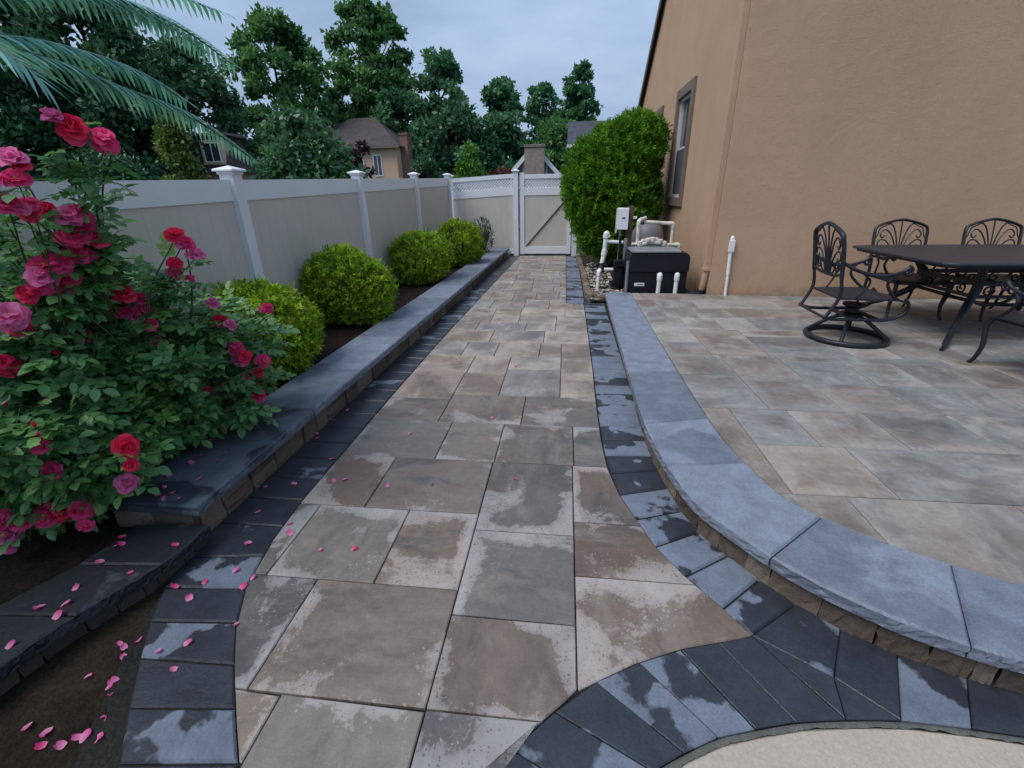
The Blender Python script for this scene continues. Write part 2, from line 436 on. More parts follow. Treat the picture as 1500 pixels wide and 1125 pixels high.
MT['iron'] = simple('cast_aluminium', (0.020, 0.022, 0.030), 0.42, 0.3, 30, 0.25, 160, 0.35)
MT['iron_top'] = simple('cast_table_top', (0.028, 0.027, 0.036), 0.5, 0.25, 24, 0.3, 120, 0.2)
MT['trunk'] = stone_mat('bark', [(0.03, 0.022, 0.017), (0.06, 0.048, 0.038), (0.10, 0.085, 0.07)], 8, 0.9)
MT['stem'] = simple('green_stem', (0.05, 0.06, 0.025), 0.6, 0.3, 20)
MT['rubble'] = stone_mat('edging_stone', [(0.09, 0.06, 0.045), (0.17, 0.12, 0.09), (0.28, 0.24, 0.20)], 9, 0.8)
MT['river'] = stone_mat('river_gravel', [(0.10, 0.085, 0.07), (0.22, 0.20, 0.18), (0.42, 0.40, 0.37)], 12, 0.3)
MT['far_wall'] = simple('far_stucco', (0.60, 0.42, 0.30), 0.9, 0.06, 0.8)
MT['far_pink'] = simple('far_siding', (0.36, 0.22, 0.17), 0.9, 0.08, 0.8)
MT['far_grey'] = simple('far_grey_siding', (0.22, 0.26, 0.32), 0.85, 0.06, 0.8)
MT['shingle'] = simple('roof_shingle', (0.060, 0.048, 0.048), 0.9, 0.3, 3.0, 0.6, 12)
MT['slate'] = simple('slate_roof', (0.045, 0.05, 0.062), 0.85, 0.25, 3.0)
MT['brick'] = stone_mat('chimney_brick', [(0.16, 0.08, 0.06), (0.24, 0.13, 0.10), (0.30, 0.18, 0.14)], 5)
MT['chim'] = stone_mat('chimney_stone', [(0.20, 0.16, 0.13), (0.36, 0.30, 0.25), (0.55, 0.48, 0.42)], 4.5, 0.9)
def glass_mat(name, col):
    m, t, b, o = mat_new(name); g = G(t)
    v, r = g.objcoord()
    g.l(g.ramp(g.noise(v, 1.2, 2), [(0.3, tuple(c * 0.8 for c in col)), (0.7, tuple(c * 1.2 for c in col))]), b.inputs['Base Color'])
    b.inputs['Roughness'].default_value = 0.06; b.inputs['Specular IOR Level'].default_value = 0.9
    return m
MT['glass'] = glass_mat('window_glass', (0.035, 0.045, 0.055))
MT['screen'] = simple('insect_screen', (0.075, 0.085, 0.10), 0.7, 0.1, 4)

LEAF = {
 'rose': leaf_mat('rose_leaf', (0.045, 0.137, 0.054), (0.116, 0.285, 0.102), (0.278, 0.492, 0.136), 0.3, 0.42, 0.5),
 'gold': leaf_mat('golden_cypress', (0.054, 0.128, 0.016), (0.229, 0.367, 0.027), (0.519, 0.661, 0.049), 0.3, 0.6, 0.25),
 'arbor': leaf_mat('arborvitae', (0.026, 0.083, 0.009), (0.085, 0.225, 0.016), (0.224, 0.421, 0.028), 0.28, 0.55, 0.25),
 'tree': leaf_mat('oak_leaf', (0.041, 0.116, 0.045), (0.080, 0.199, 0.073), (0.158, 0.335, 0.109), 0.35),
 'tree2': leaf_mat('ash_leaf', (0.039, 0.114, 0.060), (0.072, 0.196, 0.099), (0.140, 0.310, 0.149), 0.35),
 'dark': leaf_mat('dark_evergreen', (0.025, 0.074, 0.041), (0.050, 0.142, 0.070), (0.106, 0.242, 0.100), 0.2),
 'magnolia': leaf_mat('broad_leaf', (0.026, 0.089, 0.044), (0.059, 0.162, 0.076), (0.127, 0.276, 0.119), 0.3, 0.4, 0.5),
 'lime': leaf_mat('lime_leaf', (0.039, 0.111, 0.026), (0.078, 0.208, 0.039), (0.156, 0.338, 0.078), 0.35),
 'olive': leaf_mat('olive_conifer', (0.046, 0.087, 0.021), (0.104, 0.166, 0.034), (0.208, 0.281, 0.062), 0.25),
 'plum': leaf_mat('purple_leaf', (0.022, 0.013, 0.022), (0.051, 0.026, 0.042), (0.096, 0.045, 0.064), 0.3),
 'maple': leaf_mat('red_maple_leaf', (0.045, 0.018, 0.018), (0.105, 0.033, 0.033), (0.180, 0.060, 0.053), 0.3),
 'palm': leaf_mat('palm_leaflet', (0.076, 0.222, 0.208), (0.158, 0.399, 0.347), (0.317, 0.636, 0.555), 0.25, 0.4, 0.5),
 'grey': leaf_mat('grey_leaf', (0.04, 0.07, 0.05), (0.08, 0.12, 0.085), (0.13, 0.17, 0.12), 0.3),
}
def petal_mat(name, c0, c1, c2):
    m = leaf_mat(name, c0, c1, c2, 0.45, 0.6, 0.2)
    for nd in m.node_tree.nodes:
        if nd.type == 'MIX' and nd.blend_type == 'MULTIPLY': nd.inputs[7].default_value = (1.1, 1.1, 1.2, 1)
    return m
PETAL = [petal_mat('petal_crimson', (0.66, 0.014, 0.060), (0.90, 0.040, 0.13), (0.94, 0.18, 0.32)),
         petal_mat('petal_rose', (0.70, 0.026, 0.15), (0.90, 0.085, 0.28), (0.94, 0.34, 0.52)),
         petal_mat('petal_pink', (0.68, 0.08, 0.29), (0.88, 0.22, 0.47), (0.93, 0.50, 0.66))]
MT['bloom_eye'] = simple('rose_stamen', (0.55, 0.32, 0.05), 0.8)

# ================================================================== THE GROUND
gm = MB().add([(-400, -60, -0.16), (400, -60, -0.16), (400, 600, -0.16), (-400, 600, -0.16)], [(0, 1, 2, 3)])
tag(gm.build('ground', MT['lawn']), kind='structure')
# damp bare soil beside the dark border, front left
tag(MB().add([(-5, -2, -0.022), (-0.6, -2, -0.022), (-0.6, 0.3, -0.022), (-1.15, 0.55, -0.022), (-1.5, 1.2, -0.022), (-1.62, 1.5, -0.022), (-2.6, 1.6, -0.022), (-5, 1.6, -0.022)], [tuple(range(8))]).build('soil', MT['soil']), kind='structure')

def interp(tab, t):
    if t <= tab[0][0]: return tab[0][1]
    for (a, b), (c, d) in zip(tab, tab[1:]):
        if t <= c: return b + (d - b) * (t - a) / (c - a)
    return tab[-1][1]

# path edges as functions of Y (measured on the ground)
XR = [(0.55, -0.40), (0.70, -0.235), (0.764, -0.17), (0.898, -0.037), (1.018, 0.095), (1.13, 0.291), (1.206, 0.473), (1.27, 0.70), (1.288, 0.748), (1.404, 0.677), (1.559, 0.565),
      (1.733, 0.468), (1.923, 0.405), (2.12, 0.343), (2.38, 0.298), (2.73, 0.284), (3.3, 0.284), (4.0, 0.296), (6.78, 0.31), (6.84, 0.045), (12.9, 0.03)]
XL = [(0.3, -0.62), (0.55, -0.80), (0.687, -0.913), (0.80, -1.005), (0.967, -1.134), (1.122, -1.239), (1.313, -1.33), (1.6, -1.387), (1.9, -1.41), (3.3, -1.412), (5.0, -1.395), (7.5, -1.33), (12.9, -1.19)]
xr = lambda y: interp(XR, y)
xl = lambda y: interp(XL, y)

path = MB().add([(-1.6, -0.5, -0.014), (0.2, -0.5, -0.014), (1.3, 0.9, -0.014), (1.3, 1.3, -0.014), (0.7, 1.9, -0.014), (0.66, 6.9, -0.014), (0.36, 7.1, -0.014), (0.36, 13.2, -0.014), (-1.5, 13.2, -0.014), (-1.74, 5, -0.014), (-1.76, 1.5, -0.014), (-1.6, 1.0, -0.014), (-1.3, 0.4, -0.014)], [tuple(range(13))]).build('path', MT['joint'])
tag(path, kind='structure')

def place_poly(name, poly, z0, z1, bev, mats, parent, gap=0.0026, tilt=0.0012, smooth=False):
    """one paving piece, its origin at its own centre"""
    n = len(poly); cx = sum(p[0] for p in poly) / n; cy = sum(p[1] for p in poly) / n
    # shrink for the joint
    P = [Vector((p[0] - cx, p[1] - cy)) for p in poly]
    A = sum(P[i].x * P[(i + 1) % n].y - P[(i + 1) % n].x * P[i].y for i in range(n))
    if abs(A) < 0.004: return None
    if A < 0: P = P[::-1]
    Q = []
    for i in range(n):
        a, c, d = P[i - 1], P[i], P[(i + 1) % n]
        e1 = (c - a).normalized(); e2 = (d - c).normalized()
        n1 = Vector((-e1.y, e1.x)); n2 = Vector((-e2.y, e2.x)); m = n1 + n2
        Q.append(c + m * (gap / max(0.35, m.length_squared / 2)))
    mb = MB().prism([(q.x, q.y) for q in Q], z0, z1, bev)
    o = mb.build(name, random.choice(mats), parent)
    o.location = (cx, cy, random.uniform(-tilt, tilt)); o.rotation_euler = (random.uniform(-tilt, tilt) * 1.2, random.uniform(-tilt, tilt) * 1.2, 0)
    return o

def clean(poly, eps=0.008):
    out = []
    for p in poly:
        if not out or (abs(p[0] - out[-1][0]) + abs(p[1] - out[-1][1])) > eps: out.append(p)
    while len(out) > 2 and abs(out[0][0] - out[-1][0]) + abs(out[0][1] - out[-1][1]) < eps: out.pop()
    res = []
    n = len(out)
    for i in range(n):
        a, b, c = out[i - 1], out[i], out[(i + 1) % n]
        if abs((b[0] - a[0]) * (c[1] - b[1]) - (b[1] - a[1]) * (c[0] - b[0])) > 1e-5: res.append(b)
    return res

def cut_slab(x0, x1, y0, y1, fl, fr, extra=()):
    ys = sorted(set([y0, y1] + [y for y in extra if y0 < y < y1]))
    Lp = []; Rp = []
    for y in ys:
        a = max(x0, fl(y)); b = min(x1, fr(y))
        if b - a > 0.004: Lp.append((a, y)); Rp.append((b, y))
    if len(Lp) < 2: return None
    p = clean(Lp[::-1] + Rp)
    return p if len(p) >= 3 else None

YS = [a for a, b in XR] + [a for a, b in XL]
BIG = 9.0
slabs = [
 (-BIG, -0.913, 0.35, 0.905), (-0.913, -0.41, 0.35, 0.905), (-0.41, BIG, 0.35, 0.905),
 (-BIG, -1.04, 0.905, 1.388), (-1.04, -0.41, 0.905, 1.388), (-0.41, 0.085, 0.905, 1.265), (0.085, BIG, 0.905, 1.515),
 (-0.41, 0.085, 1.265, 1.766), (0.085, BIG, 1.515, 1.87), (0.085, BIG, 1.87, 2.388),
 (-BIG, -1.285, 1.388, 1.885), (-1.285, -0.785, 1.388, 1.885), (-0.785, -0.41, 1.388, 1.885),
 (-BIG, -1.04, 1.885, 2.39), (-1.04, -0.41, 1.885, 2.39), (-0.41, 0.085, 1.766, 2.39),
 (-BIG, -0.788, 2.39, 2.895), (-0.788, -0.402, 2.39, 2.895), (-0.402, 0.094, 2.39, 2.895), (0.094, BIG, 2.388, 2.895),
 (-BIG, -0.90, 2.895, 3.285), (-0.90, -0.284, 2.895, 3.39), (-0.284, BIG, 2.895, 3.385),
 (-BIG, -0.90, 3.285, 3.885), (-0.90, -0.515, 3.39, 3.885), (-0.515, -0.005, 3.39, 4.005), (-0.005, BIG, 3.385, 3.90),
 (-BIG, -0.89, 3.885, 4.368), (-0.89, -0.515, 3.885, 4.368), (-0.515, -0.005, 4.005, 4.368), (-0.005, BIG, 3.90, 4.268),
 (-BIG, -1.05, 4.368, 4.835), (-1.05, -0.70, 4.368, 4.835), (-0.70, -0.235, 4.368, 4.835), (-0.235, -0.005, 4.368, 4.835), (-0.005, BIG, 4.268, 4.835),
]
y = 4.835
rr = random.Random(5)
while y < 12.45:
    h = rr.choice([0.37, 0.49, 0.49, 0.62]); y1 = min(y + h, 12.5)
    if 12.5 - y1 < 0.2: y1 = 12.5
    x = -1.45 + rr.choice([-0.1, 0.0, 0.12]); first = True
    while x < 0.33:
        wd = rr.choice([0.37, 0.5, 0.62]); x1 = x + wd
        if 0.33 - x1 < 0.14: x1 = BIG
        slabs.append((x if not first else -BIG, x1, y, y1)); first = False
        x = x1
    y = y1
for (a, b, c, d) in slabs:
    p = cut_slab(a, b, c, d, xl, xr, YS)
    if p: place_poly('slab', p, -0.06, 0.0, 0.004, [MT['near_a'], MT['near_b']] if d < 3.4 else [MT['far_a'], MT['far_b']], path)

# --- charcoal border pavers, right-hand side
def strip(pairs, name, parent, mats, z=-0.002, bev=0.005, gp=0.0024):
    for (a, b), (c, d) in zip(pairs, pairs[1:]):
        place_poly(name, [a, b, d, c], -0.06, z, bev, mats, parent, gp, 0.0012)
rp_ = [((0.745, 1.288), (0.985, 1.46)), ((0.677, 1.404), (0.885, 1.58)), ((0.565, 1.559), (0.795, 1.71)), ((0.468, 1.733), (0.706, 1.86)), ((0.405, 1.923), (0.655, 2.015)), ((0.343, 2.12), (0.625, 2.21)), ((0.312, 2.33), (0.605, 2.39))]
yy = 2.53
while yy < 6.75:
    rp_.append(((xr(yy) + 0.003, yy), (0.60 + 0.004 * (yy - 2.5), yy + 0.03 * max(0, 3.2 - yy)))); yy += rr.uniform(0.175, 0.205)
rp_.append(((0.312, 6.84), (0.62, 6.80)))
strip(rp_, 'border_paver', path, [MT['paver_dry']], -0.002, 0.009, 0.004)
far_r = [((0.05, 6.86), (0.31, 6.86))]
yy = 7.05
while yy < 12.5:
    far_r.append(((xr(yy) + 0.003, yy), (0.33, yy))); yy += rr.uniform(0.18, 0.21)
strip(far_r, 'border_paver', path, [MT['paver_dry']], -0.002, 0.009, 0.004)
place_poly('border_paver', [(0.32, 6.86), (0.62, 6.82), (0.62, 6.95), (0.33, 6.99)], -0.06, -0.002, 0.005, [MT['paver']], path)
# the arc round the pool deck
arc = [((-0.40, 0.55), (-0.13, 0.42)), ((-0.25, 0.69), (0.02, 0.575)), ((-0.115, 0.82), (0.16, 0.70)), ((0.01, 0.94), (0.30, 0.805)), ((0.150, 1.052), (0.40, 0.862)), ((0.308, 1.138), (0.515, 0.917)), ((0.465, 1.203), (0.635, 0.952)), ((0.61, 1.246), (0.77, 0.986)), ((0.745, 1.288), (0.93, 1.010))]
strip(arc, 'border_paver', path, [MT['paver']], -0.002, 0.0035, 0.0014)
for poly in ([(0.745, 1.288), (0.985, 1.46), (1.09, 1.352), (0.965, 1.15)], [(0.745, 1.288), (0.965, 1.15), (0.93, 1.010)],
             [(0.965, 1.15), (1.09, 1.352), (1.235, 1.262), (1.10, 1.025)], [(0.965, 1.15), (1.10, 1.025), (0.93, 1.010)],
             [(1.10, 1.025), (1.235, 1.262), (1.42, 1.205), (1.30, 1.022)], [(1.30, 1.022), (1.42, 1.205), (1.60, 1.165), (1.52, 1.008)],
             [(1.52, 1.008), (1.60, 1.165), (1.80, 1.125), (1.74, 0.975)], [(1.74, 0.975), (1.80, 1.125), (2.02, 1.09), (1.98, 0.93)],
             [(1.98, 0.93), (2.02, 1.09), (2.26, 1.065), (2.24, 0.90)], [(2.24, 0.90), (2.26, 1.065), (2.50, 1.05), (2.5, 0.88)]):
    place_poly('border_paver', poly, -0.06, -0.002, 0.0035, [MT['paver']], path, 0.0014, 0.0008)
# --- left border
WB = lambda y: -1.752 + (y - 1.45) * 0.0200      # foot of the planting-bed wall
lp = [((-0.80, 0.52), (-1.12, 0.42)), ((-0.925, 0.70), (-1.285, 0.66)), ((-1.04, 0.845), (-1.40, 0.81)), ((-1.14, 0.985), (-1.515, 0.975)), ((-1.25, 1.15), (-1.61, 1.12)), ((-1.325, 1.31), (-1.69, 1.28)), ((-1.37, 1.50), (-1.745, 1.45))]
yy = 1.70
while yy < 12.5:
    lp.append(((xl(yy) - 0.003, yy), (WB(yy) + 0.004, yy))); yy += rr.uniform(0.195, 0.235)
lp.append(((xl(12.5) - 0.003, 12.5), (WB(12.5), 12.5)))
strip(lp, 'border_paver', path, [MT['paver']], -0.002, 0.007, 0.003)

def offs_(P, d):
    o = []
    for i in range(len(P)):
        t = (P[min(i + 1, len(P) - 1)] - P[max(i - 1, 0)]).normalized()
        o.append(P[i] + Vector((t.y, -t.x, 0)) * d)
    return o
# pool deck, pale sand-coloured
dk = [(-0.13, 0.42), (0.02, 0.575), (0.16, 0.70), (0.30, 0.805), (0.40, 0.862), (0.515, 0.917), (0.635, 0.952), (0.77, 0.986), (0.93, 1.010), (1.10, 1.025), (1.30, 1.022), (1.52, 1.008), (1.74, 0.975), (1.98, 0.93), (2.24, 0.90), (2.5, 0.88), (6, 0.7), (6, -3), (-0.5, -3), (-0.4, -0.2)]
kx = [(x + (0.012 if x < 0.4 else 0.0), yv - 0.016) for x, yv in dk]
deck = MB().prism(kx, -0.06, -0.003, 0.012).build('pool_deck', MT['deck'])
tag(deck, kind='structure')
tag(MB().prism([(x, yv + 0.01) for x, yv in dk], -0.10, -0.02).build('deck_joint', MT['joint']), kind='structure')
deck_joint = bpy.data.objects['deck_joint']; deck_joint.parent = deck; deck_joint.name = 'joint_bed'
dc = crv([(x, yv, 0) for x, yv in dk[:16]], 14)
mm = MB(); V = []; F = []
dn_ = offs_(dc, 1.0)
for i, (p, q) in enumerate(zip(dc, dn_)):
    t = (q - p); w_ = 0.020 + 0.007 * mnoise.noise((p.x * 30, p.y * 30, 0)) + 0.005 * mnoise.noise((p.x * 90, p.y * 90, 2))
    a = p + t * 0.0035; b = p + t * (0.0035 + w_)
    V += [(a.x, a.y, -0.0075), ((a.x + b.x) / 2, (a.y + b.y) / 2, -0.001 + 0.0022 * mnoise.noise((p.x * 60, p.y * 60, 7))), (b.x, b.y, -0.0028)]
for i in range(len(dc) - 1):
    F += [(3 * i, 3 * i + 1, 3 * i + 4, 3 * i + 3), (3 * i + 1, 3 * i + 2, 3 * i + 5, 3 * i + 4)]
mm.add(V, F).build('mortar_band', MT['mortar'], deck, True)

# ================================================================== PATIO STEP + PATIO
ZP = 0.17
OUT = [(0.615, 6.80), (0.595, 6.0), (0.575, 4.8), (0.552, 3.54), (0.542, 2.734), (0.570, 2.306), (0.640, 1.90), (0.749, 1.687), (0.938, 1.438), (1.153, 1.267), (1.35, 1.172), (1.50, 1.128), (1.9, 1.055), (2.4, 1.0), (3.2, 0.97)]
INN = [(0.99, 6.80), (0.98, 6.0), (0.967, 4.8), (0.958, 3.6), (0.962, 2.85), (0.988, 2.38), (1.077, 1.965), (1.13, 1.865), (1.235, 1.754), (1.400, 1.63), (1.554, 1.542), (1.738, 1.458), (2.1, 1.36), (2.55, 1.30), (3.2, 1.27)]
oc = [p for p in crv([(a, b, 0) for a, b in OUT], 6)]
ic = [p for p in crv([(a, b, 0) for a, b in INN], 6)]
nq = len(oc)
def offs(P, d):
    o = []
    for i in range(len(P)):
        t = (P[min(i + 1, len(P) - 1)] - P[max(i - 1, 0)]).normalized()
        o.append(P[i] + Vector((-t.y, t.x, 0)) * d)
    return o
step = empty('patio_step', (0, 0, 0), 0, 'low curved step wall with bluestone coping around the raised patio', 'step wall')
face_c = offs(oc, 0.035)     # inwards (towards the patio): wall face behind the coping nose
# which side is inwards?
if (face_c[0] - ic[0]).length > (oc[0] - ic[0]).length: face_c = offs(oc, -0.035)
seam_pts = [(0.985, 5.9), (0.97, 4.75), (0.958, 3.57), (0.965, 2.78), (1.02, 2.20), (1.20, 1.79), (1.545, 1.547), (2.05, 1.37), (2.6, 1.295)]
cuts = [0] + [min(range(nq), key=lambda i: (ic[i] - Vector((a, b, 0))).length) for a, b in seam_pts] + [nq - 1]
def strip_piece(A, B, z0, z1, bev, name, mat, parent, gap=0.002, rough=0.0):
    A = [Vector(a) for a in A]; B = [Vector(b) for b in B]
    for Q in (A, B):
        d = (Q[1] - Q[0]).normalized(); Q[0] = Q[0] + d * gap
        d = (Q[-2] - Q[-1]).normalized(); Q[-1] = Q[-1] + d * gap
    poly = [(p.x, p.y) for p in A] + [(p.x, p.y) for p in B[::-1]]
    cx = sum(p[0] for p in poly) / len(poly); cy = sum(p[1] for p in poly) / len(poly)
    poly = clean([(p[0] - cx, p[1] - cy) for p in poly], 0.004)
    o = MB().prism(poly, z0, z1, bev, 0.0, 0.005 if name == 'coping_stone' else 0.005).build(name, mat, parent)
    o.location = (cx, cy, 0)
    return o
def rough_edge(P, amp):
    return [p + Vector((random.uniform(-amp, amp), random.uniform(-amp, amp), 0)) if 0 < i < len(P) - 1 else p.copy() for i, p in enumerate(P)]
def dense(P, k=3):
    o = []
    for a, b in zip(P, P[1:]):
        for i in range(k): o.append(a.lerp(b, i / k))
    o.append(P[-1]); return o
for a, b in zip(cuts, cuts[1:]):
    strip_piece(rough_edge(dense(oc[a:b + 1], 3), 0.0018), ic[a:b + 1], ZP - 0.05, ZP + 0.008, 0.009, 'coping_stone', MT['coping'], step)
back_c = [f.lerp(i, 0.6) for f, i in zip(face_c, ic)]
k = 0
while k < nq - 1:
    k2 = min(nq - 1, k + rr.choice([2, 3, 4])) if k > 8 else min(nq - 1, k + 2)
    strip_piece(rough_edge(dense(face_c[k:k2 + 1], 2), 0.004), back_c[k:k2 + 1], -0.02, ZP - 0.052, 0.004, 'wall_block', MT['block'], step, 0.0025)
    k = k2

WALLROT = rad(-3.5)
wally = lambda x: 6.72 + math.tan(WALLROT) * (x - 2.05)
patio = MB().prism([(p.x, p.y) for p in ic] + [(8.5, 1.2), (8.5, wally(8.5) + 0.1), (2.05, wally(2.05) + 0.1), (0.99, 6.82)], -0.1, ZP - 0.014).build('patio', MT['joint'])
tag(patio, kind='structure')
icY = sorted([(p.y, p.x) for p in ic])
pl = lambda y: interp(icY, y) + 0.004
PY = [a for a, b in icY][::3]
TR = math.tan(rad(1.6))
known = [(0.5, 1.15, 1.97, 2.93), (1.15, 1.64, 1.97, 2.45), (1.64, 2.60, 1.97, 2.45), (1.15, 1.52, 2.45, 2.93), (1.52, 2.0, 2.45, 2.93), (2.0, 2.5, 2.45, 2.93),
         (0.5, 1.42, 2.93, 3.55), (1.42, 1.9, 2.93, 3.55), (1.9, 2.4, 2.93, 3.42), (1.9, 2.4, 3.42, 3.9), (0.5, 1.42, 3.55, 4.05), (1.42, 1.9, 3.55, 4.05), (0.5, 1.36, 4.05, 4.44), (1.36, 1.86, 4.05, 4.9), (0.5, 1.36, 4.44, 5.4)]
pr = random.Random(3)
cells = list(known)
def fill(x0, x1, ya, yb):
    y = ya
    while y < yb - 0.05:
        h = pr.choice([0.37, 0.49, 0.49, 0.61]); y1 = min(y + h, yb)
        if yb - y1 < 0.2: y1 = yb
        x = x0
        while x < x1 - 0.03:
            b = x + pr.choice([0.37, 0.49, 0.61, 0.73])
            if x1 - b < 0.2: b = x1
            cells.append((x, b, y, y1)); x = b
        y = y1
fill(0.9, 8.4, 0.9, 1.97); fill(2.6, 8.4, 1.97, 2.45); fill(2.5, 8.4, 2.45, 2.93); fill(2.4, 8.4, 2.93, 3.9); fill(1.9, 8.4, 3.9, 4.05)
fill(1.86, 8.4, 4.05, 4.9); fill(1.36, 8.4, 4.9, 5.4); fill(0.5, 8.4, 5.4, 6.8)
for (a, b, c, d) in cells:
    cutx = a < 3.3 and c < 2.9 or a < 1.0
    ys = sorted(set([c, d] + ([c + (d - c) * i / 40 for i in range(1, 40)] if cutx else [])))
    Lp = []; Rp = []
    for yv in ys:
        lo = max(a, pl(yv) if yv > 1.27 else 9); hi = b
        if hi - lo > 0.002:
            Lp.append((lo, yv)); Rp.append((hi, yv))
    if len(Lp) < 2: continue
    poly = clean(Lp[::-1] + Rp)
    poly = [(x, min(yv, wally(x) - 0.006 if x > 2.05 else 6.80)) for x, yv in poly]
    poly = clean(poly)
    if len(poly) >= 3: place_poly('slab', poly, 0.10, ZP, 0.004, [MT['patio_a'], MT['patio_b']], patio)

# ================================================================== PLANTING BED, LEFT
bed = empty('bed_wall', (0, 0, 0), 0, 'long straight low retaining wall with bluestone coping beside the path', 'garden wall')
ZW = 0.205
co = lambda y: WB(y) + 0.045
ci = lambda y: co(y) - 0.475
seams = [1.56, 2.62, 3.38, 4.30, 5.25, 6.2, 7.15, 8.1, 9.05, 10.0, 10.95, 11.9, 12.5]
for a, b in zip(seams, seams[1:]):
    n = 26
    A = [Vector((co(a + (b - a) * i / n), a + (b - a) * i / n, 0)) for i in range(n + 1)]
    B = [Vector((ci(a + (b - a) * i / n), a + (b - a) * i / n, 0)) for i in range(n + 1)]
    strip_piece(rough_edge(A, 0.002), B, ZW - 0.055, ZW, 0.008, 'coping_stone', MT['coping'] if a > 2.5 else MT['coping_shade_tone'], bed, 0.002)
yy = 1.60
while yy < 12.45:
    ln = rr.choice([0.16, 0.22, 0.30, 0.38]); y1 = min(yy + ln, 12.48)
    if rr.random() < 0.3 and ln > 0.2:
        zs = [(-0.02, 0.07), (0.073, ZW - 0.058)]
    else: zs = [(-0.02, ZW - 0.058)]
    for z0, z1 in zs:
        dx = rr.uniform(-0.008, 0.004)
        o = MB().prism([(-0.22, 0.003), (dx, 0.003), (dx + rr.uniform(-.006, .006), (y1 - yy) * 0.5), (dx, y1 - yy - 0.003), (-0.22, y1 - yy - 0.003)], z0, z1, 0.007, 0.0, 0.007).build('wall_block', MT['block'], bed)
        o.location = (WB(yy), yy, 0)
    yy = y1
# end face blocks of the wall
for i in range(2):
    o = MB().prism([(-0.21, 0), (0.0, 0.0), (0.0, 0.03), (-0.21, 0.03)], -0.02, ZW - 0.058, 0.006).build('wall_block', MT['block'], bed)
    o.location = (WB(1.57) - 0.002 - i * 0.215, 1.568, 0)

soil_bed = []
def bumpy_sheet(name, poly_fn, nx, ny, mat, amp, kind='structure'):
    V = []; F = []
    for j in range(ny + 1):
        for i in range(nx + 1):
            x, yv, z = poly_fn(i / nx, j / ny)
            z += amp * mnoise.noise((x * 5, yv * 5, 0.3)) + amp * 0.5 * mnoise.noise((x * 17, yv * 17, 3))
            V.append((x, yv, z))
    for j in range(ny):
        for i in range(nx):
            a = j * (nx + 1) + i; F.append((a, a + 1, a + nx + 2, a + nx + 1))
    me = bpy.data.meshes.new(name); me.from_pydata(V, [], F); me.materials.append(mat); me.shade_smooth()
    o = link(name, me); return tag(o, kind=kind)
bumpy_sheet('garden_bed', lambda u, v: (-4.2 + u * (ci(1.55 + v * 10.95) + 4.2 + 0.02), 1.55 + v * 10.95, 0.13), 24, 110, MT['mulch'], 0.02)
bumpy_sheet('lower_bed', lambda u, v: (-4.4 + u * 2.45, -1.2 + v * 2.75, 0.06), 24, 24, MT['soil'], 0.02)

# second, lower wall curving away at the front
low = empty('lower_bed_wall', (0, 0, 0), 0, 'low edging wall coloured dark for shade, curving away below the rose bush', 'garden wall')
lo_out = crv([(-1.665, 1.56, 0), (-1.665, 1.42, 0), (-1.70, 1.27, 0), (-1.765, 1.13, 0), (-1.825, 0.97, 0), (-1.86, 0.80, 0), (-1.89, 0.60, 0), (-1.95, 0.3, 0), (-2.1, -0.1, 0), (-2.4, -0.5, 0)], 5)
lo_in = [p + Vector((-0.36, -0.03, 0)) for p in lo_out]
lc = [0, 9, 18, 26, 35, 45]
for a, b in zip(lc, lc[1:]):
    strip_piece(rough_edge(dense(lo_out[a:b + 1], 2), 0.003), lo_in[a:b + 1], 0.055, 0.108, 0.008, 'coping_stone', MT['coping_wet_shade'], low)
lf = [p + Vector((-0.035, 0, 0)) for p in lo_out]; lb = [p + Vector((-0.2, 0, 0)) for p in lo_out]
k = 0
while k < 44:
    k2 = min(45, k + rr.choice([2, 3, 4]))
    strip_piece(rough_edge(lf[k:k2 + 1], 0.004), lb[k:k2 + 1], -0.04, 0.053, 0.005, 'wall_block', MT['block_shade_tone'], low, 0.003); k = k2

# ================================================================== FENCE + GATE
FX = -3.02
def fence_post(parent, x, y, z0, z1, wdt=0.127):
    p = MB().box(x - wdt / 2, x + wdt / 2, y - wdt / 2, y + wdt / 2, z0, z1, 0.004).build('post', MT['vinyl'], parent)
    h = wdt / 2
    m = MB()
    m.box(x - h - .012, x + h + .012, y - h - .012, y + h + .012, z1 - 0.012, z1 + 0.012)
    m.box(x - h - .034, x + h + .034, y - h - .034, y + h + .034, z1 + 0.0125, z1 + 0.034, 0.008)
    m.add([(x - h - .02, y - h - .02, z1 + .0345), (x + h + .02, y - h - .02, z1 + .0345), (x + h + .02, y + h + .02, z1 + .0345), (x - h - .02, y + h + .02, z1 + .0345), (x, y, z1 + .062)], [(0, 1, 4), (1, 2, 4), (2, 3, 4), (3, 0, 4), (3, 2, 1, 0)])
    m.build('post_cap', MT['vinyl'], p)
    return p
fence = empty('fence', (FX, 4, 0), 0, 'long white vinyl fence with tan panels behind the row of golden shrubs', 'fence')
fence.location = (0, 0, 0)
fpy = [-4.05, -1.3, 1.43, 4.17, 6.88, 9.58, 12.33]
ztop = lambda y: 1.705 + (y - 4.17) * 0.0285
for y in fpy: fence_post(fence, FX, y, -0.1, ztop(y) + 0.055)
def sloped_box(x0, x1, ya, yb, za0, za1, zb0, zb1):
    v = [(x0, ya, za0), (x1, ya, za0), (x1, yb, zb0), (x0, yb, zb0), (x0, ya, za1), (x1, ya, za1), (x1, yb, zb1), (x0, yb, zb1)]
    return MB().add(v, [(3, 2, 1, 0), (4, 5, 6, 7), (0, 1, 5, 4), (1, 2, 6, 5), (2, 3, 7, 6), (3, 0, 4, 7)])
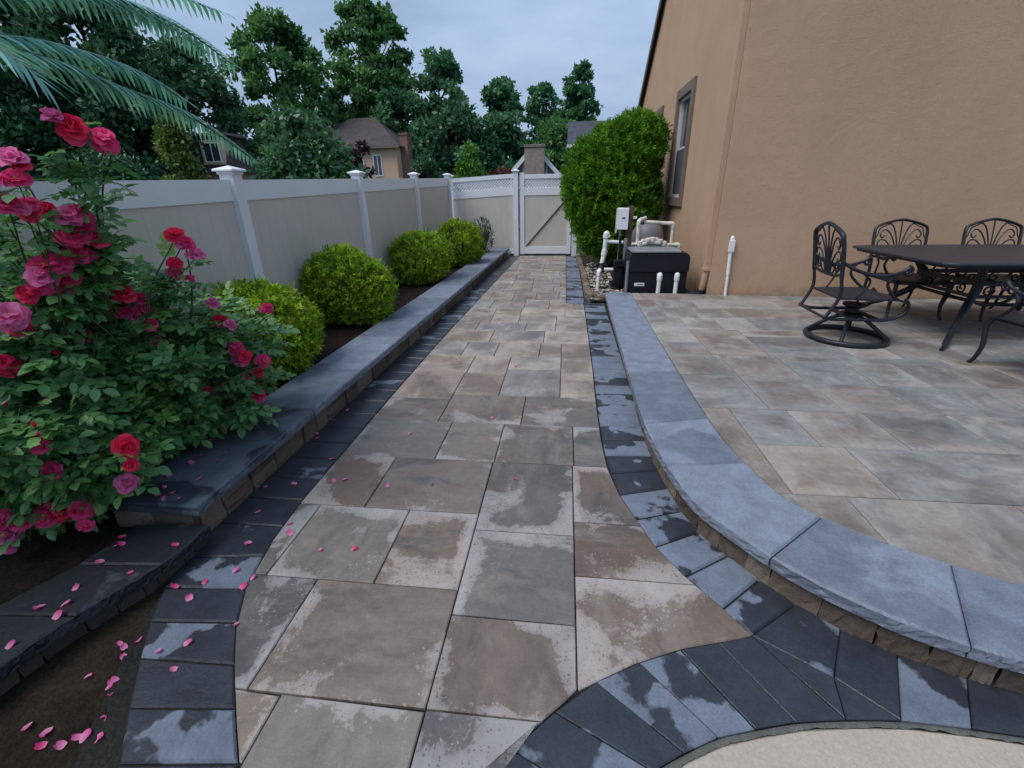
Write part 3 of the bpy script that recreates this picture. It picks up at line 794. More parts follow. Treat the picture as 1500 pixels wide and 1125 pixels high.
for ya, yb in zip(fpy, fpy[1:]):
    a, b = ya + 0.0635, yb - 0.0635
    ta, tb = ztop(ya), ztop(yb)
    sloped_box(FX - 0.022, FX + 0.022, a, b, ta - 0.178, ta, tb - 0.178, tb).build('top_rail', MT['vinyl'], fence)
    sloped_box(FX - 0.022, FX + 0.022, a, b, 0.03, 0.16, 0.05, 0.18).build('bottom_rail', MT['vinyl'], fence)
    nb = 16
    for i in range(nb):      # tongue-and-groove boards
        u0, u1 = i / nb, (i + 1) / nb
        y0_, y1_ = a + (b - a) * u0 + 0.0006, a + (b - a) * u1 - 0.0006
        t0, t1 = ta + (tb - ta) * u0 - 0.17, ta + (tb - ta) * u1 - 0.17
        sloped_box(FX - 0.010, FX + 0.010, y0_, y1_, 0.10, t0, 0.10, t1).build('board', MT['panel'], fence)

GY = 12.56
xf = empty('lattice_fence', (0, 0, 0), 0, 'short white fence section with lattice top between the corner and the gate', 'fence')
X0, X1 = FX + 0.0635, -1.37
Za, Zb = 1.93, 2.015
def xbar(name, za0, za1, zb0, zb1, mat, parent, x0=X0, x1=X1, y0=GY - 0.022, y1=GY + 0.022):
    v = [(x0, y0, za0), (x1, y0, zb0), (x1, y1, zb0), (x0, y1, za0), (x0, y0, za1), (x1, y0, zb1), (x1, y1, zb1), (x0, y1, za1)]
    return MB().add(v, [(3, 2, 1, 0), (4, 5, 6, 7), (0, 1, 5, 4), (1, 2, 6, 5), (2, 3, 7, 6), (3, 0, 4, 7)]).build(name, mat, parent)
# the corner post of the long fence stands at the same line
fence_post(xf, FX, GY + 0.06, -0.1, 1.97)
xbar('top_rail', Za - 0.10, Za, Zb - 0.10, Zb, MT['vinyl'], xf)
xbar('middle_rail', Za - 0.50, Za - 0.32, Zb - 0.50, Zb - 0.32, MT['vinyl'], xf)
xbar('bottom_rail', 0.03, 0.16, 0.05, 0.18, MT['vinyl'], xf)
def lattice(x0, x1, za, zb, h, y, parent):
    m = MB(); s = 0.075; sl = (zb - za) / (x1 - x0)
    n = int((x1 - x0 + h) / s) + 2
    for sgn, yo in ((1, -0.004), (-1, 0.004)):
        for i in range(-1, n + 1):
            xs = x0 + i * s - (h if sgn > 0 else 0) + (0 if sgn > 0 else 0)
            # line x = xs + t*h*sgn' , z = t*h
            p0 = [xs, 0.0]; p1 = [xs + h, h]
            if sgn < 0: p0, p1 = [xs, h], [xs + h, 0.0]
            def clipx(a, b, xm, hi):
                if (a[0] > xm) == (b[0] > xm): return (a, b) if ((a[0] <= xm) if hi else (a[0] >= xm)) else None
                t = (xm - a[0]) / (b[0] - a[0]); c = [xm, a[1] + (b[1] - a[1]) * t]
                if hi: return (a, c) if a[0] <= xm else (c, b)
                return (a, c) if a[0] >= xm else (c, b)
            q = clipx(p0, p1, x0, False)
            if q: q = clipx(q[0], q[1], x1, True)
            if not q or abs(q[0][0] - q[1][0]) < 0.01: continue
            z = lambda p: za + sl * (p[0] - x0) + p[1]
            m.bar((q[0][0], y + yo, z(q[0])), (q[1][0], y + yo, z(q[1])), 0.006, 0.034, (0, 1, 0)) if False else m.bar((q[0][0], y + yo, z(q[0])), (q[1][0], y + yo, z(q[1])), 0.034, 0.007, (0, 1, 0))
    o = m.build('lattice', MT['vinyl'], parent); o['kind'] = 'stuff'; return o
lattice(X0, X1, Za - 0.32, Zb - 0.32, 0.22, GY, xf)
nb = 10
for i in range(nb):
    a = X0 + (X1 - X0) * i / nb; b = X0 + (X1 - X0) * (i + 1) / nb
    za = Za + (Zb - Za) * i / nb - 0.49; zb = Za + (Zb - Za) * (i + 1) / nb - 0.49
    xbar('board', 0.10, za, 0.10, zb, MT['panel'], xf, a + .0006, b - .0006, GY - 0.010, GY + 0.010)
gp = empty('gate_post', (0, 0, 0), 0, 'white square post on the latch side left of the gate', 'gate post', 'gate posts')
fence_post(gp, -1.30, GY, -0.1, 2.06)
gp2 = empty('gate_post', (0, 0, 0), 0, 'white square post right of the gate below the arborvitae', 'gate post', 'gate posts')
fence_post(gp2, 0.235, GY, -0.1, 2.0)
gate = empty('gate', (0, 0, 0), 0, 'white vinyl garden gate with lattice top and diagonal brace', 'gate')
gx0, gx1, gz1 = -1.20, 0.145, 1.99
MB().box(gx0, gx0 + 0.12, GY - 0.03, GY + 0.03, 0.04, 2.03, 0.004).build('stile', MT['vinyl'], gate)
MB().box(gx1 - 0.10, gx1, GY - 0.03, GY + 0.03, 0.04, 1.99, 0.004).build('stile', MT['vinyl'], gate)
a_, b_ = gx0 + 0.1205, gx1 - 0.1005
MB().box(a_, b_, GY - 0.025, GY + 0.025, gz1 - 0.10, gz1, 0.003).build('top_rail', MT['vinyl'], gate)
MB().box(a_, b_, GY - 0.025, GY + 0.025, gz1 - 0.49, gz1 - 0.31, 0.003).build('middle_rail', MT['vinyl'], gate)
MB().box(a_, b_, GY - 0.025, GY + 0.025, 0.05, 0.23, 0.003).build('bottom_rail', MT['vinyl'], gate)
lattice(a_, b_, gz1 - 0.31, gz1 - 0.31, 0.21, GY, gate)
for i in range(8):
    xa = a_ + (b_ - a_) * i / 8; xb = a_ + (b_ - a_) * (i + 1) / 8
    MB().box(xa + .0006, xb - .0006, GY - 0.010, GY + 0.010, 0.20, gz1 - 0.45).build('board', MT['panel'], gate)
MB().bar((a_ + 0.01, GY - 0.022, 0.26), (b_ - 0.02, GY - 0.022, gz1 - 0.52), 0.07, 0.012, (0, 1, 0)).build('diagonal_brace', MT['panel'], gate)
MB().bar((a_ + 0.045, GY - 0.026, 0.25), (b_ + 0.015, GY - 0.026, gz1 - 0.53), 0.022, 0.014, (0, 1, 0)).build('brace_rod', MT['black'], gate)
for zz in (1.68,):
    MB().box(gx0 - 0.035, gx0 + 0.012, GY - 0.046, GY - 0.031, zz - 0.02, zz + 0.02).build('latch', MT['frame'], gate)

# ================================================================== HOUSE
HX = 2.05
house = empty('house', (0, 0, 0), 0, 'large tan stucco house on the right with tall blank wall', 'house')
# side wall with gable (faces the path), built around two window openings
gab = [(wally(HX), 5.6), (9.6, 7.75), (14.95, 3.85)]
def ztopside(y):
    return interp([(gab[0][0], gab[0][1]), (9.6, 7.75), (14.95, 3.85)], y)
wins = [(9.05, 10.02, 1.44, 3.10), (11.75, 12.72, 1.44, 3.10)]
ys = sorted([wally(HX), 9.6, 14.95] + [w_ for q in wins for w_ in q[:2]])
mw = MB()
for a, b in zip(ys, ys[1:]):
    zs = [-0.1]; hit = [q for q in wins if q[0] - 1e-6 <= a and b <= q[1] + 1e-6]
    if hit:
        q = hit[0]
        mw.add([(HX, a, -0.1), (HX, b, -0.1), (HX, b, q[2]), (HX, a, q[2])], [(3, 2, 1, 0)])
        mw.add([(HX, a, q[3]), (HX, b, q[3]), (HX, b, ztopside(b)), (HX, a, ztopside(a))], [(3, 2, 1, 0)])
    else:
        mw.add([(HX, a, -0.1), (HX, b, -0.1), (HX, b, ztopside(b)), (HX, a, ztopside(a))], [(3, 2, 1, 0)])
for (a, b, z0, z1) in wins:      # reveals
    d = 0.12
    for A, B in (((a, z0), (b, z0)), ((b, z0), (b, z1)), ((b, z1), (a, z1)), ((a, z1), (a, z0))):
        mw.add([(HX, A[0], A[1]), (HX, B[0], B[1]), (HX + d, B[0], B[1]), (HX + d, A[0], A[1])], [(0, 1, 2, 3)])
mw.build('side_wall', MT['stucco'], house)
xw2 = 10.0
MB().add([(HX, wally(HX), -0.1), (xw2, wally(xw2), -0.1), (xw2, wally(xw2), 5.6), (HX, wally(HX), 5.6)], [(0, 1, 2, 3)]).build('front_wall', MT['stucco'], house)
MB().add([(HX, 14.95, -0.1), (xw2, 14.95, -0.1), (xw2, 14.95, 3.85), (HX, 14.95, 3.85)], [(3, 2, 1, 0)]).build('rear_wall', MT['stucco'], house)
roof = MB()
for (ya, za, yb, zb) in ((wally(HX) - 0.35, 5.45, 9.6, 7.75 + 0.06), (9.6, 7.75 + 0.06, 15.25, 3.68)):
    dz = 0.10
    v = [(HX - 0.09, ya, za), (xw2, ya, za), (xw2, yb, zb), (HX - 0.09, yb, zb)]
    v += [(x, y, z + dz) for x, y, z in v]
    roof.add(v, [(3, 2, 1, 0), (4, 5, 6, 7), (0, 1, 5, 4), (1, 2, 6, 5), (2, 3, 7, 6), (3, 0, 4, 7)])
rf = roof.build('roof', MT['slate'], house)
fa = MB()
fa.bar((HX - 0.10, 15.25, 3.62), (HX - 0.10, 9.6, 7.74), 0.025, 0.16, (0, 0, 1)); fa.build('fascia', MT['trim'], rf)
for (a, b, z0, z1) in wins:
    wn = empty('window', (0, 0, 0), parent=house)
    fr = MB()
    fr.box(HX + 0.02, HX + 0.075, a, a + 0.045, z0, z1); fr.box(HX + 0.02, HX + 0.075, b - 0.045, b, z0, z1)
    fr.box(HX + 0.02, HX + 0.075, a + .0455, b - .0455, z0, z0 + 0.05); fr.box(HX + 0.02, HX + 0.075, a + .0455, b - .0455, z1 - 0.05, z1)
    fr.box(HX + 0.035, HX + 0.07, a + .0455, b - .0455, (z0 + z1) / 2 - 0.018, (z0 + z1) / 2 + 0.018)
    fr.build('window_frame', MT['frame'], wn)
    MB().box(HX + 0.071, HX + 0.078, a + .02, b - .02, z0 + .02, z1 - .02).build('pane', MT['glass'], wn)
    MB().box(HX + 0.028, HX + 0.030, a + .0456, b - .0456, z0 + .051, (z0 + z1) / 2 - 0.019).build('insect_screen', MT['screen'], wn)
    tr = MB(); tw = 0.15
    tr.box(HX - 0.045, HX + 0.01, a - tw, a - 0.002, z0 - tw, z1 + tw, 0); tr.box(HX - 0.045, HX + 0.01, b + 0.002, b + tw, z0 - tw, z1 + tw, 0)
    tr.box(HX - 0.043, HX + 0.01, a - 0.0018, b + 0.0018, z1 + 0.002, z1 + tw - .002, 0); tr.box(HX - 0.052, HX + 0.01, a - 0.0018, b + 0.0018, z0 - tw + .002, z0 - 0.002, 0)
    tr.build('window_trim', MT['trim'], wn)
# painted downspout in the corner
ds = empty('downspout', (0, 0, 0), 0, 'stucco-coloured downspout running down the house corner into a black drain', 'downspout')
dy = wally(HX) + 0.09
MB().box(HX - 0.078, HX - 0.004, dy - 0.055, dy + 0.035, 0.52, 5.3, 0.012).build('pipe', MT['stucco'], ds)
MB().tube(crv([(HX - 0.04, dy - 0.01, 0.54), (HX - 0.045, dy, 0.38), (HX - 0.055, dy + 0.03, 0.22)], 4), [0.045, 0.042], 10).build('elbow', MT['stucco'], ds)
MB().box(HX - 0.090, HX - 0.003, dy - 0.062, dy + 0.04, 0.50, 0.54, 0.006).build('strap', MT['stucco'], ds)
m = MB()
for i in range(8): m.lathe([(0.075, 0), (0.085, 0.008), (0.085, 0.016), (0.075, 0.024)], (HX - 0.07, dy + 0.04, 0.02 + i * 0.025), 14)
m.build('drain_pipe', MT['black'], ds)
MB().box(HX - 0.26, HX - 0.10, dy - 0.06, dy + 0.12, 0.02, 0.20, 0.03).build('drain_box', MT['black'], ds)

# conduit stub and outlet on the front wall
cd = empty('wall_conduit', (0, 0, 0), 0, 'white plastic conduit with small box standing against the stucco wall', 'conduit')
cx = 2.255; cy = wally(cx) - 0.03
MB().tube([(cx + .025, cy, ZP), (cx + 0.015, cy, 0.48)], 0.020, 12).build('conduit', MT['pvc'], cd, 40)
MB().tube([(cx + .015, cy, 0.46), (cx, cy, 0.78)], 0.024, 12).build('conduit', MT['pvc'], cd, 40)
MB().box(cx - 0.03, cx + 0.035, cy - 0.03, cy + 0.02, 0.77, 0.93, 0.01).build('outlet_box', MT['pvc'], cd)
MB().lathe([(0.026, 0), (0.026, .03), (0.015, .045)], (cx, cy, 0.93), 12).build('cap', MT['pvc'], cd, 40)

# ================================================================== GRAVEL STRIP + POOL EQUIPMENT
bumpy_sheet('gravel_bed', lambda u, v: (0.40 + u * 1.65, 6.86 + v * 5.6, 0.035), 18, 50, MT['soil'], 0.02)
def ico():
    t = (1 + 5 ** .5) / 2
    v = np.array([(-1, t, 0), (1, t, 0), (-1, -t, 0), (1, -t, 0), (0, -1, t), (0, 1, t), (0, -1, -t), (0, 1, -t), (t, 0, -1), (t, 0, 1), (-t, 0, -1), (-t, 0, 1)]) / math.hypot(1, t)
    f = np.array([(0, 11, 5), (0, 5, 1), (0, 1, 7), (0, 7, 10), (0, 10, 11), (1, 5, 9), (5, 11, 4), (11, 10, 2), (10, 7, 6), (7, 1, 8), (3, 9, 4), (3, 4, 2), (3, 2, 6), (3, 6, 8), (3, 8, 9), (4, 9, 5), (2, 4, 11), (6, 2, 10), (8, 6, 7), (9, 8, 1)])
    return v, f
IV, IF = ico()
def stones(name, n, xf_, size, mat, zb):
    Vs = []; Fs = []; T = []
    for i in range(n):
        x, yv = xf_()
        s = random.uniform(*size); a = random.uniform(0, 6.28)
        v = IV * (1 + 0.18 * RNG.normal(size=(12, 1))) * np.array([s * random.uniform(.9, 1.5), s * random.uniform(.7, 1.0), s * random.uniform(.45, .7)])
        v = v @ np.array([[math.cos(a), -math.sin(a), 0], [math.sin(a), math.cos(a), 0], [0, 0, 1]]).T
        Vs.append(v + np.array([x, yv, zb + s * 0.3])); Fs.append(IF + 12 * i); T.append(np.full(12, random.random()))
    me = np_mesh(name, np.concatenate(Vs), np.concatenate(Fs), mat, np.concatenate(T), True)
    return link(name, me)
def gravel_mat():
    m, t, b, o = mat_new('loose_gravel'); g = G(t)
    at = g.n('ShaderNodeAttribute'); at.attribute_name = 'tint'
    v, r = g.objcoord(False)
    c = g.ramp(at.outputs['Fac'], [(0.0, (0.10, 0.08, 0.06)), (0.35, (0.20, 0.15, 0.11)), (0.6, (0.30, 0.27, 0.24)), (0.85, (0.46, 0.43, 0.39)), (1.0, (0.6, 0.57, 0.52))])
    g.l(g.mix(0.5, c, g.ramp(g.noise(v, 60, 4), [(0.3, 0.6), (0.7, 1.1)]), 'MULTIPLY'), b.inputs['Base Color']); b.inputs['Roughness'].default_value = 0.75
    return m
MT['gravel'] = gravel_mat()
gv = stones('gravel', 1500, lambda: (random.uniform(0.42, 1.9), 6.93 + 3.8 * random.random() ** 1.6), (0.016, 0.042), MT['gravel'], 0.035)
tag(gv, 'loose pale and brown gravel spread around the pool equipment', 'gravel', None, 'stuff')
edge = empty('stone_edging', (0, 0, 0), 0, 'row of rough brown edging stones holding back the gravel', 'edging')
ept = crv([(0.66, 6.93, 0), (0.50, 6.99, 0), (0.40, 7.15, 0), (0.39, 8.2, 0), (0.385, 9.6, 0), (0.36, 11.0, 0), (0.33, 12.2, 0)], 12)
d_acc = 0; last = ept[0]; i = 0
while i < len(ept) - 1:
    ln = random.uniform(0.14, 0.24)
    j = i
    while j < len(ept) - 1 and (ept[j] - ept[i]).length < ln: j += 1
    p, q = ept[i], ept[j]; mid = (p + q) / 2; hl = (q - p).length / 2 * 0.98
    v = []; ht = random.uniform(0.075, 0.115)
    m = MB()
    npv = []
    a = math.atan2(q.y - p.y, q.x - p.x)
    for (lx, ly) in ((-1, -.9), (-.3, -1.1), (.4, -1), (1, -.8), (1.02, .8), (.3, 1), (-.5, 1.05), (-1, .9)):
        lx *= hl * random.uniform(.93, 1.0); ly *= 0.05 * random.uniform(.8, 1.15)
        npv.append((lx * math.cos(a) - ly * math.sin(a), lx * math.sin(a) + ly * math.cos(a)))
    m.prism(npv, -0.03, ht, 0.016, 0.006)
    o = m.build('stone', MT['rubble'], edge); o.location = (mid.x, mid.y, 0)
    i = j

def pipe(mb, pts, r, fit=True):
    """straight PVC runs with fatter elbow fittings at the corners"""
    P = [Vector(p) for p in pts]
    for a, b in zip(P, P[1:]): mb.tube([a, b], r, 12)
    if fit:
        for i in range(1, len(P) - 1):
            d1 = (P[i - 1] - P[i]).normalized() * min(r * 2.4, (P[i - 1] - P[i]).length * .45); d2 = (P[i + 1] - P[i]).normalized() * min(r * 2.4, (P[i + 1] - P[i]).length * .45)
            q = [P[i] + d1, P[i] + d1 * .5 + d2 * 0.03, P[i] + d1 * .12 + d2 * .12, P[i] + d2 * .5 + d1 * 0.03, P[i] + d2]
            mb.tube(crv(q, 3), r * 1.28, 12)
    return mb

# heater
ht = empty('pool_heater', (1.37, 7.32, 0.0), 0, 'black pool heater cabinet behind the patio edge', 'pool heater')
hx0, hx1, hy0, hy1 = -0.41, 0.46, -0.27, 0.30
prof = []
for k in range(7):
    a = math.pi / 2 * k / 6; prof.append((hx1 - 0.10 + 0.10 * math.sin(math.pi / 2 - a) if False else hx1 - 0.10 + 0.10 * math.cos(a), 0.62 + 0.10 * math.sin(a)))
prof = [(hx1, 0.44)] + prof + [(hx0 + 0.10 - 0.10 * math.sin(math.pi / 2 * k / 6), 0.62 + 0.10 * math.cos(math.pi / 2 * k / 6)) for k in range(7)] + [(hx0, 0.44)]
def extr(prof, ya, yb):
    n = len(prof); v = [(x, ya, z) for x, z in prof] + [(x, yb, z) for x, z in prof]
    f = [tuple(range(n)), tuple(range(2 * n - 1, n - 1, -1))] + [(i, i + n, (i + 1) % n + n, (i + 1) % n) for i in range(n)]
    return MB().add(v, f)
extr(prof, hy0 - 0.02, hy1 + 0.02).build('hood', MT['black'], ht, 40)
MB().box(hx0 + 0.012, hx1 - 0.012, hy0, hy1, 0.10, 0.438, 0.01).build('cabinet', MT['black'], ht)
MB().box(hx0 + 0.02, hx1 - 0.03, hy0 + 0.02, hy1 - 0.02, 0.02, 0.099).build('base', MT['black'], ht)
MB().box(hx0 + 0.02, hx1 - 0.14, hy0 - 0.04, hy1 - 0.1, 0.722, 0.752, 0.012).build('top_vent', MT['greymetal'], ht)
m = MB()
for i in range(7): m.box(hx0 + 0.06 + i * 0.10, hx0 + 0.12 + i * 0.10, hy0 - 0.024, hy0 - 0.018, 0.690, 0.706)
m.build('vent_slot', MT['iron'], ht)
MB().box(hx0 + 0.10, hx0 + 0.25, hy0 - 0.004, hy0 + 0.002, 0.225, 0.275).build('sticker', MT['pvc'], ht)
m = MB()
for i, (u, wd) in enumerate(((0.05, 0.02), (0.078, 0.018), (0.104, 0.024))): m.box(hx0 + 0.10 + u, hx0 + 0.10 + u + wd, hy0 - 0.0055, hy0 - 0.004, 0.236, 0.262)
m.build('sticker_print', simple('sticker_blue', (0.10, 0.16, 0.36), 0.5), ht)
MB().tube([(hx0 - 0.02, hy0 - 0.02, 0.02), (hx0 - 0.02, hy0 - 0.02, 0.60)], 0.022, 10).build('gas_pipe', MT['greymetal'], ht, 40)
MB().lathe([(0.02, 0), (0.02, 0.01), (0.012, 0.014)], (0, 0, 0), 12).build('knob', MT['greymetal'], ht, 40, (0.02, hy0 - 0.005, 0.40), (rad(90), 0, 0))
# pvc stubs in the patio edge
for (x, lab) in ((1.385, 'capped white pipe stub in front of the heater, the one nearer the path'), (1.63, 'capped white pipe stub in front of the heater, the one nearer the house')):
    st = empty('pipe_stub', (x, 6.87, 0), 0, lab, 'pipe', 'capped pipe stubs')
    MB().tube([(0, 0, 0.0), (0.004, 0, 0.36)], 0.030, 12).build('pipe', MT['pvc'], st, 40)
    MB().lathe([(0.036, 0), (0.039, 0.01), (0.039, 0.06), (0.036, 0.095), (0.024, 0.112), (0.005, 0.118)], (0.004, 0, 0.34), 14).build('cap', MT['pvc'], st, 40)
# filter tank
tk = empty('filter_tank', (1.40, 8.35, 0.0), 0, 'grey domed filter tank standing behind the heater', 'filter tank')
MB().lathe([(0.26, 0.0), (0.28, 0.05), (0.28, 0.62), (0.295, 0.64), (0.295, 0.68), (0.28, 0.70), (0.272, 0.80), (0.245, 0.90), (0.19, 0.985), (0.11, 1.03), (0.03, 1.045)], (0, 0, 0.03), 28).build('tank', MT['tank'], tk, 40)
MB().lathe([(0.11, 0), (0.13, 0.02), (0.13, 0.07), (0.10, 0.09), (0.05, 0.10), (0.05, 0.14), (0.02, 0.15)], (-0.08, 0, 1.05), 18).build('valve_head', MT['black'], tk, 40)
MB().box(-0.32, -0.2, -0.03, 0.03, 1.12, 1.16, 0.006).build('valve_handle', MT['pvc'], tk)
# pump
pu = empty('pool_pump', (0.93, 8.0, 0.0), 0, 'dark pool pump between the white pipes and the heater', 'pool pump')
MB().tube([(0, -0.1, 0.22), (0, 0.32, 0.22)], 0.11, 16).build('motor', MT['black'], pu, 40)
MB().lathe([(0.11, 0), (0.12, 0.02), (0.12, 0.26), (0.13, 0.27), (0.13, 0.32), (0.06, 0.34)], (0, -0.22, 0.08), 18).build('strainer', MT['black'], pu, 40)
MB().box(-0.13, 0.13, -0.32, 0.34, 0.03, 0.08, 0.01).build('base', MT['black'], pu)
# plumbing
pp = empty('white_plumbing', (0, 0, 0), 0, 'white pipework left of the heater with riser, tees and black valve', 'pipework')
pipe(MB(), [(0.62, 7.95, 0.37), (0.665, 7.98, 0.60)], 0.038, False).build('riser', MT['pvc'], pp, 40)
MB().tube([(0.655, 7.975, 0.56), (0.668, 7.98, 0.66)], 0.047, 12).build('coupling', MT['pvc'], pp, 40)
pipe(MB(), [(0.665, 7.98, 0.60), (0.675, 7.98, 0.93), (0.72, 7.98, 0.86)], 0.036).build('riser', MT['pvc'], pp, 40)
pipe(MB(), [(0.67, 7.98, 0.79), (0.96, 7.98, 0.77)], 0.030).build('cross_pipe', MT['pvc'], pp, 40)
pipe(MB(), [(0.565, 7.72, 0.03), (0.575, 7.72, 0.34), (0.60, 7.86, 0.35)], 0.030).build('pipe', MT['pvc'], pp, 40)
pipe(MB(), [(0.66, 7.78, 0.36), (0.88, 7.78, 0.36), (0.88, 7.78, 0.03)], 0.028).build('pipe', MT['pvc'], pp, 40)
vv = MB().lathe([(0.06, 0), (0.065, 0.02), (0.065, 0.08), (0.05, 0.10), (0.02, 0.13)], (0.615, 7.86, 0.31), 14); vv.bar((0.53, 7.84, 0.43), (0.72, 7.88, 0.45), 0.03, 0.025)
vv.build('valve', MT['black'], pp, 40)
vb = MB().box(0.80, 1.0, 7.62, 7.74, 0.44, 0.53, 0.01); vb.tube([(0.88, 7.7, 0.52), (0.88, 7.7, 0.9)], 0.022, 10); vb.tube([(0.97, 7.7, 0.03), (0.97, 7.7, 0.52)], 0.024, 10)
vb.build('valve_body', MT['black'], pp, 40)
MB().tube([(0.985, 7.82, 0.05), (0.985, 7.82, 0.85)], 0.030, 12).build('pipe', MT['greymetal'], pp, 40)
p2 = empty('overhead_plumbing', (0, 0, 0), 0, 'weathered white pipes looping above the heater in front of the tank', 'pipework')
pipe(MB(), [(1.155, 7.75, 0.62), (1.155, 7.75, 1.12), (1.27, 7.86, 1.16)], 0.028).build('riser', MT['pvc_old'], p2, 40)
pipe(MB(), [(1.25, 7.85, 1.10), (1.70, 7.80, 1.07), (1.70, 7.80, 0.62)], 0.028).build('loop', MT['pvc_old'], p2, 40)
pipe(MB(), [(1.06, 7.7, 0.77), (1.24, 7.7, 0.77)], 0.026).build('pipe', MT['pvc_old'], p2, 40)
pipe(MB(), [(1.52, 7.7, 0.76), (1.80, 7.7, 0.76), (1.80, 7.7, 0.60)], 0.028).build('pipe', MT['pvc_old'], p2, 40)
m = MB()
for i in range(7):
    x = 1.19 + i * 0.062
    m.lathe([(0.025, -.01), (0.045, 0.0), (0.050, 0.03), (0.046, 0.06), (0.02, 0.072)], (x, 7.68 + 0.02 * math.sin(i * 2), 0.75 + 0.06 * math.sin(math.pi * i / 6)), 12)
m.tube(crv([(1.16, 7.68, 0.74), (1.30, 7.68, 0.79), (1.48, 7.68, 0.79), (1.62, 7.68, 0.73)], 6), 0.042, 12)
m.build('manifold', MT['pvc_old'], p2, 50)
# control box on wooden post
cb = empty('control_box', (0, 0, 0), 0, 'white electrical control box mounted on a brown wooden post', 'control box')
MB().box(1.01, 1.10, 8.02, 8.11, 0.0, 1.33, 0.006).build('post', MT['wood'], cb)
MB().box(0.835, 1.0095, 7.93, 8.05, 0.98, 1.31, 0.012).build('box', MT['vinyl'], cb)
MB().box(0.822, 0.8345, 7.94, 8.04, 0.92, 1.30, 0.002).build('back_plate', MT['pvc_old'], cb)
MB().box(0.91, 0.96, 7.926, 7.9295, 1.145, 1.165).build('handle', MT['black'], cb)
MB().box(0.93, 0.975, 7.94, 8.0, 1.3105, 1.33, 0.004).build('clip', MT['black'], cb)
MB().tube([(0.90, 7.98, 0.98), (0.90, 7.98, 0.55), (0.86, 7.9, 0.3)], 0.016, 10).build('conduit', MT['greymetal'], cb, 40)

